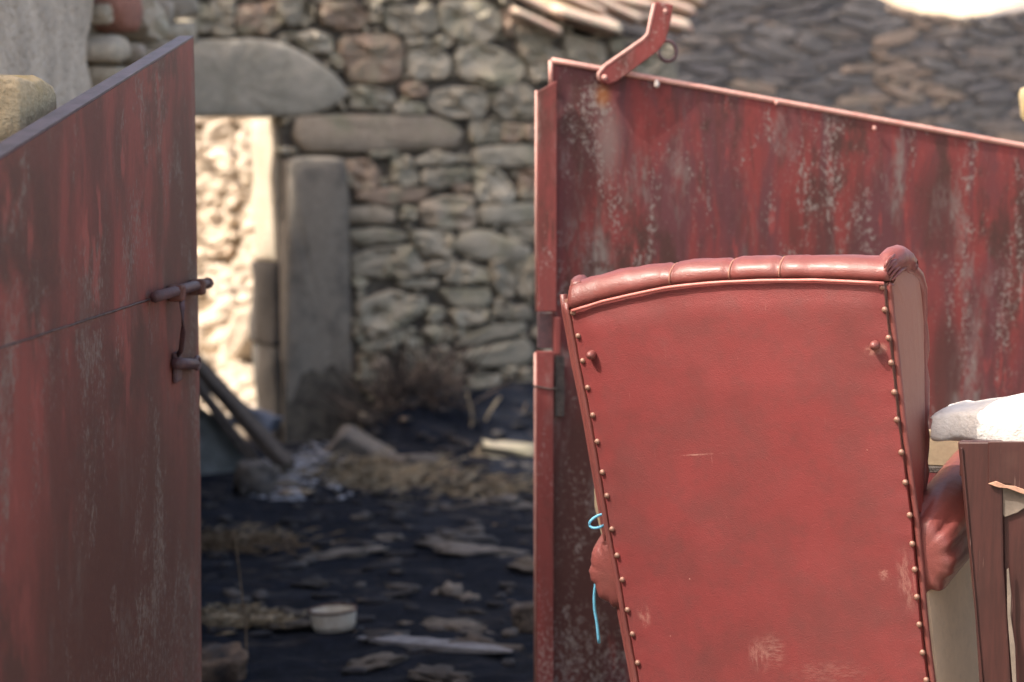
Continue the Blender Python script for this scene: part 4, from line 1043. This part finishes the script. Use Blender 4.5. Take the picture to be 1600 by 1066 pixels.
# enamel tub
def lathe_bm(prof, seg=24, ell=1.0):
    return loft([[Vector((math.cos(2*math.pi*k/seg)*r, math.sin(2*math.pi*k/seg)*r*ell, z)) for k in range(seg)] for r, z in prof], True, False)
p = G(522, 984, .0); tb = thing('enamel_tub', 'small white enamel tub with rusty rim half sunk in the ash', 'tub', Matrix.Translation(p)@Matrix.Rotation(R(-3), 4, 'Y'))
b = lathe_bm([(.001, .004), (.066, .004), (.074, .02), (.079, .068), (.075, .068), (.07, .022), (.001, .012)])
obj('tub_body', b, M_ENAMEL, tb, smooth=False)
obj('tub_rim', tube([Vector((math.cos(a)*.078, math.sin(a)*.078, .069)) for a in [2*math.pi*k/24 for k in range(24)]], .0045, 6, closed=True), M_RUST, tb, smooth=True)
beam(G(560, 1003, .015), G(800, 1028, .02), .1, .022, 'plank', 'long pale weathered plank lying across the foreground ash', 'plank', M_PALEWOOD, 1)
beam(G(330, 968, .01), G(430, 975, .015), .05, .02, 'stick', 'short pale stick lying left of the tub near the left gate', 'stick', M_STRAW)
rock('charred_lump', G(826, 985, .04), (.05, .05, .055), 'black burnt lump tucked beside the right gate', 'charred lump', M_CHARWOOD)

# loose burnt debris, ash flecks, straw
b = None
for i in range(620):
    x = random.uniform(-1.5, .9); y = 5.8+random.random()**.8*6.2
    if y > 11.45+.4877*(x+1.32): continue
    s = random.uniform(.006, .026)*(1+.04*y); q = rock_bm(s*random.uniform(1.2, 2.8), s, s*.45, i*.71, 1)
    fi(q, Matrix.Translation((x, y, gz(x, y)+s*.2))@Matrix.Rotation(random.random()*6, 4, 'Z')); b = merge(b, q)
m = NB('burnt debris'); n_ = m.noise(2.5, 3, .6); n2 = m.noise(9, 3, .6, m.map((1, 1, 1), (4, 4, 4)))
cc = m.mix(m.step(n_, .48, .66), (.02, .021, .027), (.085, .078, .075)); cc = m.mix(m.math('MULTIPLY', m.step(n2, .62, .72), .8), cc, (.28, .21, .15)); m.done(cc, .95)
setp(obj('burnt_debris', b, m.m, smooth=True), 'loose burnt debris strewn over the black yard', 'debris', kind='stuff')
def blades(name, n, area, mat, L, label, cat, flatness=.3, wd=.004):
    b = bmesh.new()
    for i in range(n):
        px, py = area(); p = G(px, py, .008); a = random.uniform(0, 6.28); l = random.uniform(*L); up = random.uniform(0, flatness)
        d = Vector((math.cos(a), math.sin(a), up)).normalized()*l; s = Vector((-d.y, d.x, 0)).normalized()*wd
        v = [b.verts.new(p-s), b.verts.new(p+s), b.verts.new(p+d*.6+s*.7+Vector((0, 0, .01))), b.verts.new(p+d)]
        b.faces.new(v)
    return setp(obj(name, b, mat), label, cat, kind='stuff')
def gauss(cx, cy, sx, sy): return lambda: (random.gauss(cx, sx), min(1060, max(700, random.gauss(cy, sy))))
blades('dry_straw', 1000, gauss(595, 742, 50, 11), M_STRAW, (.05, .18), 'patch of trampled dry straw in front of the doorpost', 'straw')
blades('dry_straw', 240, gauss(740, 765, 60, 10), M_STRAW, (.05, .15), 'thin scatter of straw toward the right gate', 'straw')
blades('dry_straw', 500, gauss(380, 970, 35, 7), M_STRAW, (.03, .09), 'small tuft of flattened straw left of the enamel tub', 'straw', wd=.002)
blades('dry_straw', 400, gauss(370, 850, 50, 10), M_STEM, (.05, .12), 'brownish stubble scatter at the left middle of the yard', 'straw', wd=.002)
b = None
for i in range(420):
    px_ = min(600, max(395, random.gauss(462, 50))); p = G(px_, min(782, max(693, random.gauss(728+(20 if px_ < 470 else 0), 18)))); s = random.uniform(.006, .024)
    q = rock_bm(s*1.5, s, s*.6, i, 1); fi(q, Matrix.Translation(p+Vector((0, 0, s*.3)))@Matrix.Rotation(random.random()*6, 4, 'Z')); b = merge(b, q)
setp(obj('white_ash', b, M_ASHWHITE, smooth=True), 'white ash and lime crumbs at the foot of the doorpost', 'ash', kind='stuff')
# stalks and the dead bush at the wall foot
def stalk(name, pts, r, label, cat, mat=None):
    return setp(obj(name, tube([Vector(p) for p in catmull(pts, 4)], [r*(1-.5*i/(4*(len(pts)-1))) for i in range(4*(len(pts)-1)+1)], 5), mat or M_STRAW, smooth=True), label, cat)
wy = lambda px, py, d: (lambda v: tuple(BW.O+BW.u*v[0]+BW.v*v[1]+BW.n*d))(BW.px(px, py, d))
stalk('dry_stalk', [wy(732,705,.5), wy(733,680,.5), wy(738,650,.5), wy(730,615,.5)], .012, 'upright dry stalk, left of the pair by the wall foot', 'stalk')
stalk('dry_stalk', [wy(742,700,.45), wy(752,672,.45), wy(768,640,.45), wy(782,620,.45)], .014, 'dry stalk leaning right at the wall foot', 'stalk')
stalk('dry_stalk', [wy(805,690,.4), wy(812,665,.4), wy(822,630,.4)], .008, 'faint dry stalk closest to the right gate', 'stalk', M_STEM)
g1 = G(382, 1062); stalk('dry_weed', [tuple(g1), tuple(g1+Vector((.004, .02, .12))), tuple(g1+Vector((-.012, .02, .3))), tuple(g1+Vector((-.03, .02, .46)))], .0035, 'thin dead weed stem standing near the left gate', 'weed', M_STEM)
b = bmesh.new()
b = None
for i in range(150):
    px = min(730, max(560, random.gauss(655, 42))); x, z = BW.px(px, 690, .35); base = BW.O+BW.u*x+BW.n*random.uniform(.12, .5); base.z = .08+gz(base.x, base.y)*.9
    a = random.uniform(-1.2, 1.2); l = random.uniform(.12, .42); d = Vector((math.sin(a), random.uniform(-.4, .2), math.cos(a)))*l
    q = tube([base, base+d*.5+Vector((random.uniform(-.03, .03), 0, 0)), base+d], [.007, .005, .002], 4); b = merge(b, q)
setp(obj('burnt_bush', b, plain('burnt twigs', (.03, .026, .026), .9, .5, 10, .1, c2=(.075, .052, .042))), 'tangled burnt bush in front of the wall, right of the doorpost', 'bush', kind='stuff')
for (px, py, s, lab) in [(590,668,(.1,.09,.08),'sooty boulder just right of the doorpost'), (650,690,(.14,.1,.09),'blackened boulder under the dead bush'),
                         (712,668,(.13,.1,.1),'sooty boulder under the upright stalks')]:
    p = Vector(wy(px, py, .22)); rock('sooty_boulder', p, s, lab, 'boulder', stone_mat('sooty stone', (.06, .055, .055), (.08, .07, .065), (.1, .07, .06), (.05, .05, .05)))
# blue scraps
rock('blue_rag', Vector(at_y(400, 655, 11.3)), (.13, .06, .06), 'crumpled dark blue grey rag at the doorway sill', 'rag', plain('blue grey rag', (.1, .12, .17), .9, .4, 20, .6, c2=(.2, .22, .27)), tilt=(0, .3), seed=4)
print('objects', len(bpy.data.objects), 'tris', sum(len(o.data.polygons) for o in bpy.data.objects if o.type == 'MESH'))
